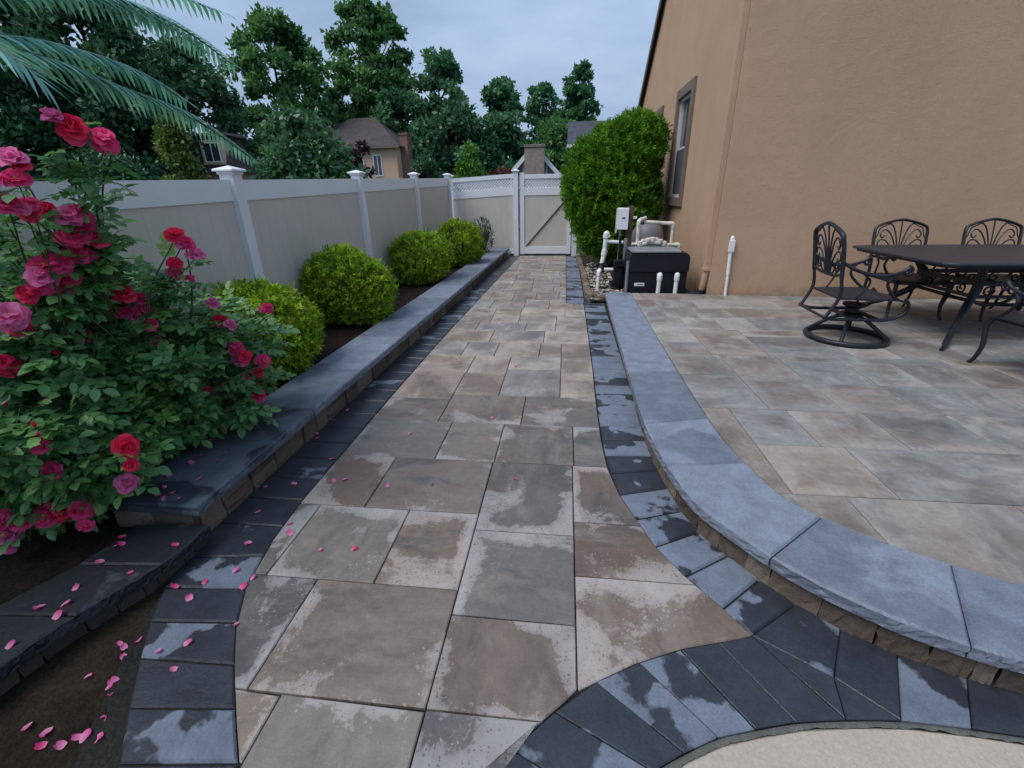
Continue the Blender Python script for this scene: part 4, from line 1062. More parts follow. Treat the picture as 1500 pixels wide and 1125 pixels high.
# ================================================================== PATIO FURNITURE
def scroll(c, r0, turns, a0, sgn, plane):
    """spiral; plane maps (u,v) to 3D"""
    pts = []
    n = int(14 * turns)
    for i in range(n + 1):
        t = i / n; a = a0 + sgn * t * turns * 2 * math.pi; r = r0 * (1 - 0.78 * t)
        pts.append(plane(c[0] + r * math.cos(a), c[1] + r * math.sin(a)))
    return pts
def make_chair(label, swivel):
    t = empty('patio_chair', (0, 0, 0), 0, label, 'chair', 'patio chairs round the table')
    I = MT['iron']
    W = 0.275
    zs = 0.43
    def back(u, v):     # u: across (-1..1 -> +-W), v: height ; leaning backwards
        return Vector((-0.27 - 0.11 * max(0, (v - zs)) / 0.6 - 0.05 * max(0, v - 0.8) , u, v))
    # frame
    top = [(-W, 0.60), (-W - 0.005, 0.80), (-W, 0.925), (-W + 0.045, 0.965), (-0.13, 1.00), (0, 1.025), (0.13, 1.00), (W - 0.045, 0.965), (W, 0.925), (W + 0.005, 0.80), (W, 0.60)]
    m = MB(); m.tube(crv([back(*p) for p in top], 6), 0.0155, 8, True, 1.25)
    for s in (-1, 1):
        if swivel: m.tube(crv([back(s * W, 0.61), Vector((-0.275, s * W, 0.45)), Vector((-0.33, s * (W - 0.005), 0.30)), Vector((-0.36, s * (W - 0.005), 0.255))], 5), 0.0155, 8)
    m.tube(crv([back(-W, 0.625), back(-0.14, 0.60), back(0, 0.595), back(0.14, 0.60), back(W, 0.625)], 5), 0.012, 8)
    m.build('back_frame', I, t, 50)
    # tracery: stems fanning up from the bottom rail, looping over into curls
    m = MB(); r = 0.0075
    m.tube(crv([back(0, 0.60), back(0.0, 0.8), back(0, 1.015)], 5), r, 6)
    for s in (-1, 1):
        m.tube(crv([back(s * 0.015, 0.61), back(s * 0.03, 0.78), back(s * 0.075, 0.93), back(s * 0.12, 0.985)], 6), r, 6)
        m.tube(crv([back(s * 0.03, 0.61), back(s * 0.055, 0.76), back(s * 0.115, 0.88), back(s * 0.175, 0.915), back(s * 0.215, 0.87), back(s * 0.195, 0.825), back(s * 0.165, 0.85)], 6), r, 6)
        m.tube(crv([back(s * 0.045, 0.61), back(s * 0.09, 0.72), back(s * 0.155, 0.795), back(s * 0.215, 0.80), back(s * 0.235, 0.755), back(s * 0.205, 0.725), back(s * 0.18, 0.75)], 6), r, 6)
        m.tube(scroll((s * 0.175, 0.675), 0.052, 1.6, math.pi / 2, -s, back), r, 6)
        m.tube(crv([back(s * 0.06, 0.612), back(s * 0.11, 0.625), back(s * 0.17, 0.728)], 5), r, 6)
        m.tube(crv([back(s * W, 0.80), back(s * 0.245, 0.86), back(s * 0.225, 0.93), back(s * 0.18, 0.955), back(s * 0.12, 0.985)], 5), r * .8, 6)
        m.tube(scroll((s * 0.035, 0.70), 0.034, 1.2, -math.pi / 2, s, back), r * .9, 6)
    m.build('back_tracery', I, t, 50)
    # seat pan, gently dished with a rolled front
    nx, ny = 10, 10; V = []; F = []
    for top_ in (0, 1):
        for i in range(nx + 1):
            for j in range(ny + 1):
                u = i / nx; v = j / ny * 2 - 1
                x = -0.27 + 0.55 * u; wv = (0.255 + 0.035 * math.sin(u * math.pi * 0.75)) * v
                xe = x + (0.03 * (1 - v * v) if u > 0.9 else 0)
                z = zs - 0.022 * (1 - v * v) * math.sin(math.pi * u) - (0.028 * max(0, (u - 0.85) / 0.15) ** 2)
                V.append((xe, wv, z - (0.018 if top_ else 0)))
    K = (nx + 1) * (ny + 1)
    for i in range(nx):
        for j in range(ny):
            a = i * (ny + 1) + j; F.append((a, a + ny + 1, a + ny + 2, a + 1)); F.append((K + a, K + a + 1, K + a + ny + 2, K + a + ny + 1))
    rim = [i * (ny + 1) for i in range(nx + 1)] + [nx * (ny + 1) + j for j in range(1, ny + 1)] + [i * (ny + 1) + ny for i in range(nx - 1, -1, -1)] + [j for j in range(ny - 1, 0, -1)]
    for a, b in zip(rim, rim[1:] + rim[:1]): F.append((b, a, K + a, K + b))
    MB().add(V, F).build('seat', MT['iron_top'], t, 40)
    # arms
    for s in (-1, 1):
        m = MB()
        m.tube(crv([back(s * W, 0.73), Vector((-0.20, s * (W + 0.02), 0.665)), Vector((-0.02, s * (W + 0.045), 0.625)), Vector((0.13, s * (W + 0.045), 0.655)), Vector((0.20, s * (W + 0.04), 0.70))], 6), 0.0145, 8)
        m.tube(scroll((0.185, 0.665), 0.042, 1.4, math.pi / 2, -1, lambda u, v, s=s: Vector((u, s * (W + 0.042), v))), 0.012, 8)
        m.tube(crv([Vector((0.10, s * (W + 0.045), 0.645)), Vector((0.06, s * (W + 0.04), 0.56)), Vector((0.13, s * (W + 0.02), 0.47)), Vector((0.20, s * (W + 0.0), 0.42))], 6), 0.013, 8)
        m.tube(crv([Vector((-0.16, s * (W + 0.025), 0.655)), Vector((-0.08, s * (W + 0.03), 0.58)), Vector((-0.10, s * (W + .02), 0.50)), Vector((-0.15, s * W, 0.425))], 6), 0.010, 8)
        m.build('arm', I, t, 50)
    if swivel:
        m = MB()
        for s in (-1, 1):
            m.tube(crv([Vector((-0.36, s * (W - .005), 0.255)), Vector((-0.26, s * 0.24, 0.235)), Vector((0.0, s * 0.235, 0.235)), Vector((0.18, s * 0.24, 0.24)), Vector((0.29, s * 0.25, 0.29)), Vector((0.315, s * 0.255, 0.37)), Vector((0.27, s * 0.26, 0.425))], 6), 0.015, 8)
        m.tube([(-0.36, -W, 0.255), (-0.36, W, 0.255)], 0.012, 8)
        m.bar((-0.10, -0.235, 0.24), (-0.10, 0.235, 0.24), 0.05, 0.018); m.bar((0.10, -0.235, 0.24), (0.10, 0.235, 0.24), 0.05, 0.018)
        m.build('rocker_frame', I, t, 50)
        MB().lathe([(0.10, 0), (0.10, 0.03), (0.06, 0.04), (0.05, 0.08), (0.09, 0.10), (0.09, 0.12)], (0, 0, 0.215), 18).build('swivel_hub', MT['black'], t, 40)
        m = MB(); R = 0.335
        m.tube([(R * math.cos(2 * math.pi * k / 40), R * math.sin(2 * math.pi * k / 40), 0.026) for k in range(41)], 0.024, 10, False)
        m.build('base_ring', I, t, 60)
        for k in range(4):
            a = math.pi / 4 + k * math.pi / 2 + 0.25
            MB().tube(crv([(0.03 * math.cos(a), 0.03 * math.sin(a), 0.215), (0.12 * math.cos(a), 0.12 * math.sin(a), 0.195), (0.25 * math.cos(a), 0.25 * math.sin(a), 0.105), (R * math.cos(a), R * math.sin(a), 0.035)], 5), 0.017, 8).build('base_arm', I, t, 50)
    else:
        for s in (-1, 1):
            MB().tube(crv([(0.24, s * 0.25, 0.42), (0.275, s * 0.262, 0.33), (0.25, s * 0.258, 0.17), (0.27, s * 0.265, 0.045), (0.30, s * 0.275, 0.0)], 6), [0.024, 0.013], 8).build('leg', I, t, 50)
            MB().tube(crv([back(s * W, 0.62), (-0.27, s * 0.272, 0.45), (-0.275, s * 0.27, 0.25), (-0.33, s * 0.272, 0.05), (-0.365, s * 0.275, 0.0)], 6), [0.019, 0.013], 8).build('leg', I, t, 50)
        m = MB()
        for s in (-1, 1): m.bar((-0.27, s * 0.245, zs - 0.028), (0.25, s * 0.25, zs - 0.03), 0.02, 0.035)
        m.build('seat_rail', I, t)
    return t
sw = make_chair('black scrollwork swivel chair on a round base ring, left of the table', True)
sw.location = (2.79, 4.65, ZP); sw.rotation_euler = (0, 0, rad(-3)); sw.scale = (1.0, 1.0, 1.06)
ch = make_chair('black scrollwork chair behind the table, nearer the house corner', False)
ch.location = (3.93, 5.72, ZP); ch.rotation_euler = (0, 0, rad(-92))
c2 = copy_tree(ch); c2['label'] = 'black scrollwork chair behind the table, cut by the right frame edge'
c2.location = (4.86, 5.66, ZP); c2.rotation_euler = (0, 0, rad(-93))
c3 = copy_tree(ch); c3['label'] = 'black chair on the near side of the table, only its seat and legs in view'
c3.location = (3.72, 3.72, ZP); c3.rotation_euler = (0, 0, rad(93))
c4 = copy_tree(ch); c4['label'] = 'black chair pulled up at the near side, beyond the right frame edge'
c4.location = (4.65, 3.70, ZP); c4.rotation_euler = (0, 0, rad(88))

tb = empty('patio_table', (4.42, 5.12, ZP), 0, 'large black cast metal patio table with scrolled legs', 'table')
tw, td, th = 1.12, 0.74, 0.765
def tpoly(w_, d_, bow):
    pts = []
    for (xa, ya, xb, yb) in ((-w_, -d_, w_, -d_), (w_, -d_, w_, d_), (w_, d_, -w_, d_), (-w_, d_, -w_, -d_)):
        nx_, ny_ = (yb - ya), -(xb - xa); l_ = math.hypot(nx_, ny_); nx_ /= l_; ny_ /= l_
        for i in range(8):
            t = 0.04 + 0.92 * i / 7
            pts.append((xa + (xb - xa) * t + nx_ * bow * math.sin(math.pi * t), ya + (yb - ya) * t + ny_ * bow * math.sin(math.pi * t)))
    return pts
MB().prism(tpoly(tw, td, 0.035), th - 0.022, th, 0.008).build('table_top', MT['iron_top'], tb)
MB().prism(tpoly(tw - 0.035, td - 0.035, 0.03), th - 0.05, th - 0.0225).build('top_rim', MT['iron'], tb)
for sx in (-1, 1):
    for sy in (-1, 1):
        k = 0.62
        MB().tube(crv([(sx * 0.60, sy * 0.45, th - 0.05), (sx * 0.55, sy * 0.40, 0.60), (sx * 0.50, sy * 0.34, 0.47), (sx * 0.60, sy * 0.42, 0.30), (sx * 0.80, sy * 0.62, 0.12), (sx * 0.93, sy * 0.76, 0.03), (sx * 1.0, sy * 0.83, 0.012)], 6), [0.034, 0.040, 0.034, 0.026, 0.016], 8).build('leg', MT['iron'], tb, 50)
m = MB()
for sy in (-1, 1):
    m.bar((-0.56, sy * 0.38, 0.53), (0.56, sy * 0.38, 0.53), 0.03, 0.04); m.bar((-0.52, sy * 0.36, 0.40), (0.52, sy * 0.36, 0.40), 0.025, 0.03)
    for i in range(5):
        m.tube(scroll((-0.42 + 0.21 * i, 0.465), 0.055, 1.3, 0.3 * i, 1 if i % 2 else -1, lambda u, v, sy=sy: Vector((u, sy * 0.375, v))), 0.009, 6)
for sx in (-1, 1):
    m.bar((sx * 0.55, -0.38, 0.53), (sx * 0.55, 0.38, 0.53), 0.03, 0.04); m.bar((sx * 0.52, -0.36, 0.40), (sx * 0.52, 0.36, 0.40), 0.025, 0.03)
    for i in range(3):
        m.tube(scroll((-0.22 + 0.22 * i, 0.465), 0.055, 1.3, 0.5 * i, 1 if i % 2 else -1, lambda u, v, sx=sx: Vector((sx * 0.54, u, v))), 0.009, 6)
m.build('apron', MT['iron'], tb, 50)
m = MB()
m.tube(crv([(-0.52, -0.36, 0.36), (-0.2, -0.1, 0.27), (0, 0, 0.25), (0.2, 0.1, 0.27), (0.52, 0.36, 0.36)], 5), 0.018, 8); m.tube(crv([(-0.52, 0.36, 0.36), (-0.2, 0.1, 0.27), (0, 0, 0.25), (0.2, -0.1, 0.27), (0.52, -0.36, 0.36)], 5), 0.018, 8)
m.build('stretcher', MT['iron'], tb, 50)

# ================================================================== PLANTING
def ball_foliage(n, c, r, size, aspect, bumps, rng, upw=0.35, depth=0.28, flat_bottom=0.0):
    d = unit(rng.normal(size=(n, 3)))
    if flat_bottom: d[:, 2] = np.where(d[:, 2] < -flat_bottom, -d[:, 2] * rng.random(n), d[:, 2]); d = unit(d)
    bd = unit(rng.normal(size=(bumps, 3))); amp = rng.uniform(0.03, 0.13, bumps)
    f = np.zeros(n)
    for b, a in zip(bd, amp): f += a * np.exp(-((1 - d @ b) / 0.06))
    rad_ = (0.93 + f) * (1 - depth * rng.random(n) ** 2.2)
    P = np.array(c) + d * np.array(r) * rad_[:, None]
    D = d * 0.7 + np.array([0, 0, upw]) + rng.normal(size=(n, 3)) * 0.45
    sz = size * rng.uniform(0.6, 1.35, n)
    return leaf_arrays(P, D, sz, aspect, 0.2, rng)

def tuft_foliage(nt, per, c, r, size, aspect, rng, upw=0.5, rough=0.10, spread=0.6):
    d = unit(rng.normal(size=(nt, 3)))
    bd = unit(rng.normal(size=(26, 3))); amp = rng.uniform(-0.10, 0.14, 26)
    f = np.zeros(nt)
    for b, a in zip(bd, amp): f += a * np.exp(-((1 - d @ b) / 0.09))
    rr_ = 0.90 + f + rng.normal(size=nt) * rough * 0.5
    inner = rng.random(nt) < 0.25
    rr_ = np.where(inner, rr_ * rng.uniform(0.6, 0.9, nt), rr_)
    ax = unit(d * 0.75 + np.array([0, 0, upw]) + rng.normal(size=(nt, 3)) * 0.35)
    C = np.array(c) + d * np.array(r) * rr_[:, None]
    tl = size * rng.uniform(0.7, 1.5, nt)
    idx = np.repeat(np.arange(nt), per); n = len(idx)
    u = rng.random(n)
    P = C[idx] + ax[idx] * (tl[idx] * (u - 0.5) * 1.3)[:, None] + rng.normal(size=(n, 3)) * (tl[idx] * 0.16)[:, None]
    D = ax[idx] + rng.normal(size=(n, 3)) * spread
    V, F, T = leaf_arrays(P, D, tl[idx] * rng.uniform(0.45, 0.85, n), aspect, 0.2, rng)
    tt = np.clip(rng.random(nt)[idx] * 0.75 + rng.random(n) * 0.30 - 0.02, 0, 1)
    return V, F, np.repeat(tt, 4)

def shrub(name, label, cat, loc, r, n, size, mat, stem_h, group=None, seed=1, aspect=0.34, bumps=40, upw=0.35, depth=0.3, cz=None):
    rng = np.random.default_rng(seed)
    t = empty(name, loc, 0, label, cat, group)
    zc = cz if cz is not None else r[2] * 0.92
    V, F, T = tuft_foliage(n // 10, 20, (0, 0, zc), (r[0] * .95, r[1] * .95, r[2] * .98), size * 0.80, aspect * 1.1, rng, upw * 0.8, 0.08, 0.8) if depth < 0.5 else ball_foliage(n, (0, 0, zc), r, size, aspect, bumps, rng, upw, depth)
    lo_ = 0.03
    V[:, 2] = np.where(V[:, 2] < lo_, lo_ + (lo_ - V[:, 2]) * 0.3, V[:, 2])
    o = link('foliage', np_mesh('foliage', V, F, mat, T), None, t); o['kind'] = 'stuff'
    # dark twigs inside, so that one looks into branches rather than through the bush
    m = MB(); R_ = random.Random(seed)
    for i in range(26):
        a = R_.uniform(0, 6.283); e_ = R_.uniform(-0.1, 1.4); q = 0.78
        m.tube(crv([(0, 0, 0), (r[0] * .25 * math.cos(a), r[1] * .25 * math.sin(a), zc * 0.45), (r[0] * q * math.cos(a) * math.cos(e_), r[1] * q * math.sin(a) * math.cos(e_), zc + r[2] * q * math.sin(e_))], 4), [0.022, 0.006], 6)
    m.build('stem', MT['trunk'], t)
    return t
gl = [('golden globe shrub behind the roses, nearest the camera and partly hidden', (-2.56, 3.40, 0.10), (0.53, 0.52, 0.43), 24000, 0.060),
      ('golden globe shrub standing clear, second from the roses', (-2.54, 5.15, 0.12), (0.55, 0.54, 0.48), 24000, 0.062),
      ('golden globe shrub third from the roses along the fence', (-2.47, 7.75, 0.12), (0.53, 0.53, 0.455), 16000, 0.068),
      ('golden globe shrub farthest along the bed, near the lattice fence', (-2.24, 9.75, 0.12), (0.54, 0.54, 0.485), 14000, 0.072)]
for i, (lab, loc, r, n, sz) in enumerate(gl):
    shrub('golden_shrub', lab, 'shrub', loc, r, n, sz, LEAF['gold'], 0.1, 'golden globe shrubs in the bed', 20 + i, 0.32, 60, 0.5)
shrub('grey_shrub', 'wispy grey-green plant at the far end of the bed by the gate', 'plant', (-2.02, 11.5, 0.13), (0.26, 0.26, 0.46), 900, 0.07, LEAF['grey'], 0.1, None, 33, 0.3, 20, 0.8, 0.8)
# big arborvitae against the house
rng = np.random.default_rng(77)
av = empty('arborvitae', (1.02, 10.05, 0.03), 0, 'large bright green arborvitae bulging over the gate beside the house', 'shrub')
parts_ = []
for (c, r, n) in (((-0.06, 0, 1.35), (0.94, 0.90, 1.10), 1300), ((0.10, -0.05, 2.10), (0.72, 0.75, 0.72), 800), ((-0.48, -0.1, 1.75), (0.58, 0.62, 0.72), 600), ((0.05, -0.1, 0.75), (0.80, 0.75, 0.58), 600), ((0.24, -0.05, 2.45), (0.40, 0.42, 0.42), 330)):
    parts_.append(tuft_foliage(int(n * 2.6), 28, c, r, 0.088, 0.28, rng, 0.7, 0.12, 0.65))
off = 0; VV = []; FF = []; TT = []
for V, F, T in parts_:
    VV.append(V); FF.append(F + off); TT.append(T); off += len(V)
VV = np.concatenate(VV); VV[:, 2] = np.maximum(VV[:, 2], 0.12)
lim = HX - 1.02 - 0.03
VV[:, 0] = np.minimum(VV[:, 0], lim)
o = link('foliage', np_mesh('foliage', VV, np.concatenate(FF), LEAF['arbor'], np.concatenate(TT)), None, av); o['kind'] = 'stuff'
m = MB()
for i in range(5):
    a = i * 1.26; m.tube(crv([(0.05 * math.cos(a), 0.05 * math.sin(a), -0.1), (0.16 * math.cos(a), 0.16 * math.sin(a), 0.6), (0.35 * math.cos(a), 0.35 * math.sin(a), 1.5), (0.3 * math.cos(a), 0.3 * math.sin(a), 2.3)], 5), [0.05, 0.012], 8)
m.build('trunk', MT['trunk'], av)

# ------------------------------------------------------------------ roses
BLOOM = [(-1.82, 1.71, 1.79, 1.3), (-1.81, 1.81, 1.76, 1.3), (-1.86, 1.5, 1.68, 1.0), (-1.89, 1.51, 1.62, 1.0), (-1.94, 1.55, 1.52, 1.0), (-1.92, 1.47, 1.54, 1.0), (-1.95, 1.68, 1.49, 1.2), (-1.97, 1.74, 1.44, 1.3), (-1.97, 1.78, 1.4, 1.2), (-1.99, 1.71, 1.41, 1.3), (-2.03, 1.65, 1.32, 1.2), (-2.06, 1.62, 1.27, 1.2), (-2.05, 1.69, 1.27, 1.2), (-2.08, 1.59, 1.24, 1.1), (-2.09, 1.68, 1.2, 1.2), (-2.01, 1.75, 1.33, 1.1), (-1.85, 2.06, 1.39, 1.0), (-1.84, 2.1, 1.35, 1.0), (-1.83, 2.13, 1.29, 1.1), (-1.91, 2.06, 1.21, 0.8), (-2.04, 1.88, 1.14, 1.3), (-2.08, 1.87, 1.05, 1.0), (-2.06, 1.91, 1.05, 1.0), (-2.13, 1.49, 1.14, 1.4), (-2.16, 1.52, 1.09, 1.1), (-2.16, 1.73, 0.99, 1.2), (-1.86, 2.19, 1.03, 0.9), (-1.7, 2.38, 0.95, 1.0), (-1.87, 2.22, 0.93, 0.9), (-1.86, 2.27, 0.76, 1.1), (-1.87, 2.29, 0.67, 1.2), (-1.79, 2.37, 0.64, 1.1), (-1.83, 2.35, 0.57, 0.9), (-2.05, 2.14, 0.58, 1.0), (-1.86, 2.35, 0.42, 1.1), (-2.07, 1.99, 0.89, 0.8), (-1.87, 1.5, 0.56, 1.2), (-1.9, 1.51, 0.47, 0.8), (-1.94, 1.5, 0.37, 1.1), (-2.23, 1.36, 0.28, 1.4), (-2.19, 1.39, 0.27, 1.2), (-2.13, 1.42, 0.27, 1.2), (-2.37, 1.29, 0.22, 1.3), (-2.34, 1.28, 0.31, 1.1), (-2.25, 1.49, 0.92, 1.0), (-2.07, 1.35, 0.64, 0.8), (-2.11, 1.37, 0.51, 1.0), (-2.32, 1.62, 0.72, 0.8), (-1.89, 2.06, 1.26, 0.8), (-2.02, 1.94, 1.11, 0.8), (-2.04, 2.16, 0.52, 0.7), (-2.05, 1.61, 1.31, 1.2), (-2.1, 1.56, 1.21, 1.0), (-1.95, 1.72, 1.49, 1.1)]
def petal_grid(length, width, cup, curl, rng_):
    """heart-edged petal in local space: base at the origin, along +Y, cupped in Z"""
    nu, nv = 4, 4; V = []
    for j in range(nv + 1):
        v = j / nv
        wv = width * (0.22 + 0.95 * math.sin(math.pi * min(1, 0.16 + v * 0.74)) ** 0.8) * 0.5
        for i in range(nu + 1):
            u = i / nu * 2 - 1
            yv = length * (v - (0.07 * (1 - abs(u)) if j == nv else 0) - 0.10 * u * u * v)
            z = cup * length * v * v * 0.6 + abs(u) ** 2 * cup * width * 0.45 * v - curl * length * max(0, v - 0.6) ** 2 * 2 + rng_.uniform(-1, 1) * 0.10 * length * v
            V.append((u * wv, yv, z))
    F = [(j * (nu + 1) + i, j * (nu + 1) + i + 1, (j + 1) * (nu + 1) + i + 1, (j + 1) * (nu + 1) + i) for j in range(nv) for i in range(nu)]
    return V, F
def bloom_mesh(seed):
    R_ = random.Random(seed); V = []; F = []; T = []
    mats = (0, 1, 1, 2, 0, 1, 2, 1, 0, 1, 2, 1)[seed % 12]
    rings = [(6, 0.046, 0.050, 6, 0.20, 1.1), (6, 0.042, 0.044, 28, 0.30, 0.9), (4, 0.034, 0.036, 50, 0.45, 0.5)]
    for k, (n, ln, wd, tilt, cup, curl) in enumerate(rings):
        for i in range(n):
            if R_.random() < 0.08: continue
            a = 2 * math.pi * (i + 0.5 * (k % 2)) / n + R_.uniform(-.25, .25); tl = rad(tilt + R_.uniform(-22, 22))
            pv, pf = petal_grid(ln * R_.uniform(.85, 1.1), wd * R_.uniform(.9, 1.15), cup, curl * R_.uniform(.5, 1.2), R_)
            b = len(V); tt = R_.random()
            Mx = Matrix.Rotation(a, 3, 'Z') @ Matrix.Rotation(tl, 3, 'X')
            for idx, p in enumerate(pv):
                q = Mx @ Vector(p) + Vector((0, 0, 0.004 * k)); V.append(tuple(q))
                row = idx // 5
                T.append(min(1, max(0, 0.25 + 0.45 * tt + (0.35 if row == 0 else 0.12 if row == 1 else 0) + R_.uniform(-.05, .05))))
            F += [tuple(x + b for x in f_) for f_ in pf]
    me = np_mesh('bloom', np.array(V), np.array(F), PETAL[mats], np.array(T), True)
    return me
BM = [bloom_mesh(100 + i) for i in range(12)]
eye_me = MB().lathe([(0.002, 0), (0.005, 0.003), (0.004, 0.008), (0.001, 0.010)], (0, 0, 0.008), 8).mesh('stamens', MT['bloom_eye'], True)
xb = random.Random(9)
BLOOM += [(x + xb.uniform(-.07, .07), y_b + xb.uniform(-.06, .06), z + xb.uniform(-.06, .05), s_ * xb.uniform(.6, .9)) for (x, y_b, z, s_) in BLOOM if xb.random() < 0.6]
rose = empty('rose_bush', (-2.38, 1.95, 0.12), 0, 'big rose bush covered in red and pink blooms, front left', 'rose bush')
RB = Vector((-2.38, 1.95, 0.12))
camp = Vector((0, 0, 1.55))
rz = random.Random(42)
for i, (x, yv, z, s) in enumerate(BLOOM):
    p = Vector((x, yv, z))
    o = link('bloom', BM[i % 12], None, rose, p - RB)
    face = ((camp - p).normalized() * 0.55 + (p - (RB + Vector((0, 0, 0.6)))).normalized() * 0.5 + Vector((rz.uniform(-.3, .3), rz.uniform(-.3, .3), 0.45 + rz.uniform(-.2, .3)))).normalized()
    o.rotation_mode = 'QUATERNION'; o.rotation_quaternion = face.to_track_quat('Z', 'Y'); o.scale = (s * 1.02 * rz.uniform(.85, 1.1), s * 1.02 * rz.uniform(.85, 1.1), s * 1.02 * rz.uniform(.8, 1.1))
    link('stamens', eye_me, None, o)
def leaflet(P, D, Nn, ln, wd, V, F, T, tint):
    """oval pointed leaflet with a folded midrib"""
    U = D.cross(Nn).normalized(); b = len(V)
    for t, ww in ((0.0, 0.05), (0.22, 0.78), (0.5, 1.0), (0.78, 0.66), (1.0, 0.03)):
        c = P + D * ln * t - Nn * ln * 0.16 * t * t
        for s in (-1, 0, 1):
            V.append(tuple(c + U * s * wd * 0.5 * ww + Nn * (abs(s) * wd * 0.14 * ww))); T.append(tint)
    for j in range(4):
        for i in range(2):
            a = b + j * 3 + i; F.append((a, a + 1, a + 4, a + 3))
def compound_leaf(seed):
    """rose leaf: a stalk with five (or seven) leaflets, along +Y, upper side +Z"""
    R_ = random.Random(seed); V = []; F = []; T = []
    n = R_.choice([5, 5, 7]); L_ = 0.085; tt = R_.random()
    pts = [Vector((0, L_ * k / 4, -0.012 * (k / 4) ** 2)) for k in range(5)]
    for a, b in zip(pts, pts[1:]):
        q = len(V); w_ = 0.0011
        V += [(a.x - w_, a.y, a.z), (a.x + w_, a.y, a.z), (b.x + w_, b.y, b.z), (b.x - w_, b.y, b.z)]; T += [0.3] * 4; F.append((q, q + 1, q + 2, q + 3))
    sp = [(0.92, 0, 1.0)]
    for k in range((n - 1) // 2):
        u = 0.72 - 0.30 * k
        for s in (-1, 1): sp.append((u, s, 0.9 - 0.14 * k))
    for u, s, sc in sp:
        P = Vector((0, L_ * u, -0.012 * u * u)); ang = s * rad(58 + R_.uniform(-10, 10))
        D = Vector((math.sin(ang), math.cos(ang), R_.uniform(-.25, .1))).normalized(); Nn = (Vector((R_.uniform(-.25, .25), R_.uniform(-.2, .2), 1)) - D * 0).normalized()
        Nn = (Nn - D * Nn.dot(D)).normalized()
        leaflet(P, D, Nn, 0.046 * sc * R_.uniform(.9, 1.15), 0.030 * sc * R_.uniform(.9, 1.1), V, F, T, min(1, max(0, tt * .7 + R_.random() * .3)))
    return np.array(V), np.array(F), np.array(T)
CL = [compound_leaf(300 + i) for i in range(10)]
CLM = [np_mesh('leaf', V, F, LEAF['rose'], T, True) for V, F, T in CL]
# canes: one to every bloom and many more through the bush
canes = []
targets = [Vector(b[:3]) for b in BLOOM]
LOBES = [((-2.25, 1.85, 1.02), (0.40, 0.50, 0.56), 90), ((-2.02, 2.42, 0.68), (0.26, 0.42, 0.40), 58), ((-2.20, 1.40, 0.52), (0.28, 0.26, 0.34), 60), ((-2.55, 1.5, 0.9), (0.35, 0.4, 0.55), 40), ((-2.05, 1.72, 1.30), (0.20, 0.26, 0.30), 24), ((-2.05, 1.95, 0.72), (0.25, 0.35, 0.35), 36)]
for (c, r, n) in LOBES:
    for i in range(n):
        d = Vector((rz.gauss(0, 1), rz.gauss(0, 1), rz.gauss(0, 1))).normalized() * (rz.random() ** 0.35)
        targets.append(Vector((c[0] + d.x * r[0], c[1] + d.y * r[1], max(0.2, c[2] + d.z * r[2]))))
targets += [Vector((-1.80, 2.30, 0.32)), Vector((-1.76, 2.26, 0.37)), Vector((-1.84, 2.34, 0.36)), Vector((-1.72, 2.2, 0.41)), Vector((-1.70, 2.32, 0.55)), Vector((-1.66, 2.4, 0.66))]
cm = MB(); LP = []
for t_ in targets:
    base = RB + Vector((rz.uniform(-.14, .14), rz.uniform(-.14, .14), 0))
    midp = base.lerp(t_, 0.55) + Vector((rz.uniform(-.08, .08), rz.uniform(-.08, .08), 0.16 * (t_ - base).length))
    pts = crv([base, midp, t_ - Vector((0, 0, 0.008))], 8)
    cm.tube(pts, [0.0075, 0.0022], 5, False)
    n = len(pts)
    for k in range(5, n):
        for rep in range(2 if k > 8 else 1):
            if rz.random() < 0.93:
                p = pts[k - 1].lerp(pts[k], rz.random())
                tdir = (pts[k] - pts[k - 1]).normalized()
                LP.append((p, tdir))
c_o = cm.build('cane', MT['stem'], rose, True); c_o.location = -RB; c_o['kind'] = 'stuff'
def leaf_frame(p, tdir):
    out = (tdir * 0.35 + Vector((rz.gauss(0, 1), rz.gauss(0, 1), rz.gauss(0, .45))).normalized()).normalized()
    upv = (Vector((rz.uniform(-.5, .5), rz.uniform(-.5, .5), 1)) + (camp - p).normalized() * 0.25).normalized()
    x = out.cross(upv).normalized(); zv = x.cross(out).normalized()
    Mx = Matrix((x, out, zv)).transposed()
    return Mx
rz.shuffle(LP)
bd_ = [((Vector(b[:3]) - camp).normalized(), (Vector(b[:3]) - camp).length, b[3]) for b in BLOOM]
def hides(p):
    d = p - camp; l_ = d.length; d = d / l_
    for bdir, bl, bs in bd_:
        if l_ < bl + 0.01 and d.dot(bdir) > math.cos(0.032 * bs): return True
    return False
LP = [q for q in LP if not hides(q[0])]
# leaves nearest the camera become parts of their own, the rest are one mass
LP.sort(key=lambda q: (q[0] - camp).length + rz.uniform(0, 0.35))
VV = []; FF = []; TT = []; off = 0
for i, (p, td_) in enumerate(LP):
    Mx = leaf_frame(p, td_); s = rz.uniform(0.85, 1.45)
    if i < 290:
        o = link('leaf', CLM[rz.randrange(10)], None, rose, p - RB)
        o.rotation_mode = 'QUATERNION'; o.rotation_quaternion = Mx.to_quaternion(); o.scale = (s,) * 3
    else:
        V, F, T = CL[rz.randrange(10)]
        VV.append((V * s) @ np.array(Mx).T + np.array(p - RB)); FF.append(F + off); TT.append(np.clip(T + rz.uniform(-.2, .2), 0, 1)); off += len(V)
o = link('foliage', np_mesh('foliage', np.concatenate(VV), np.concatenate(FF), LEAF['rose'], np.concatenate(TT), True), None, rose); o['kind'] = 'stuff'
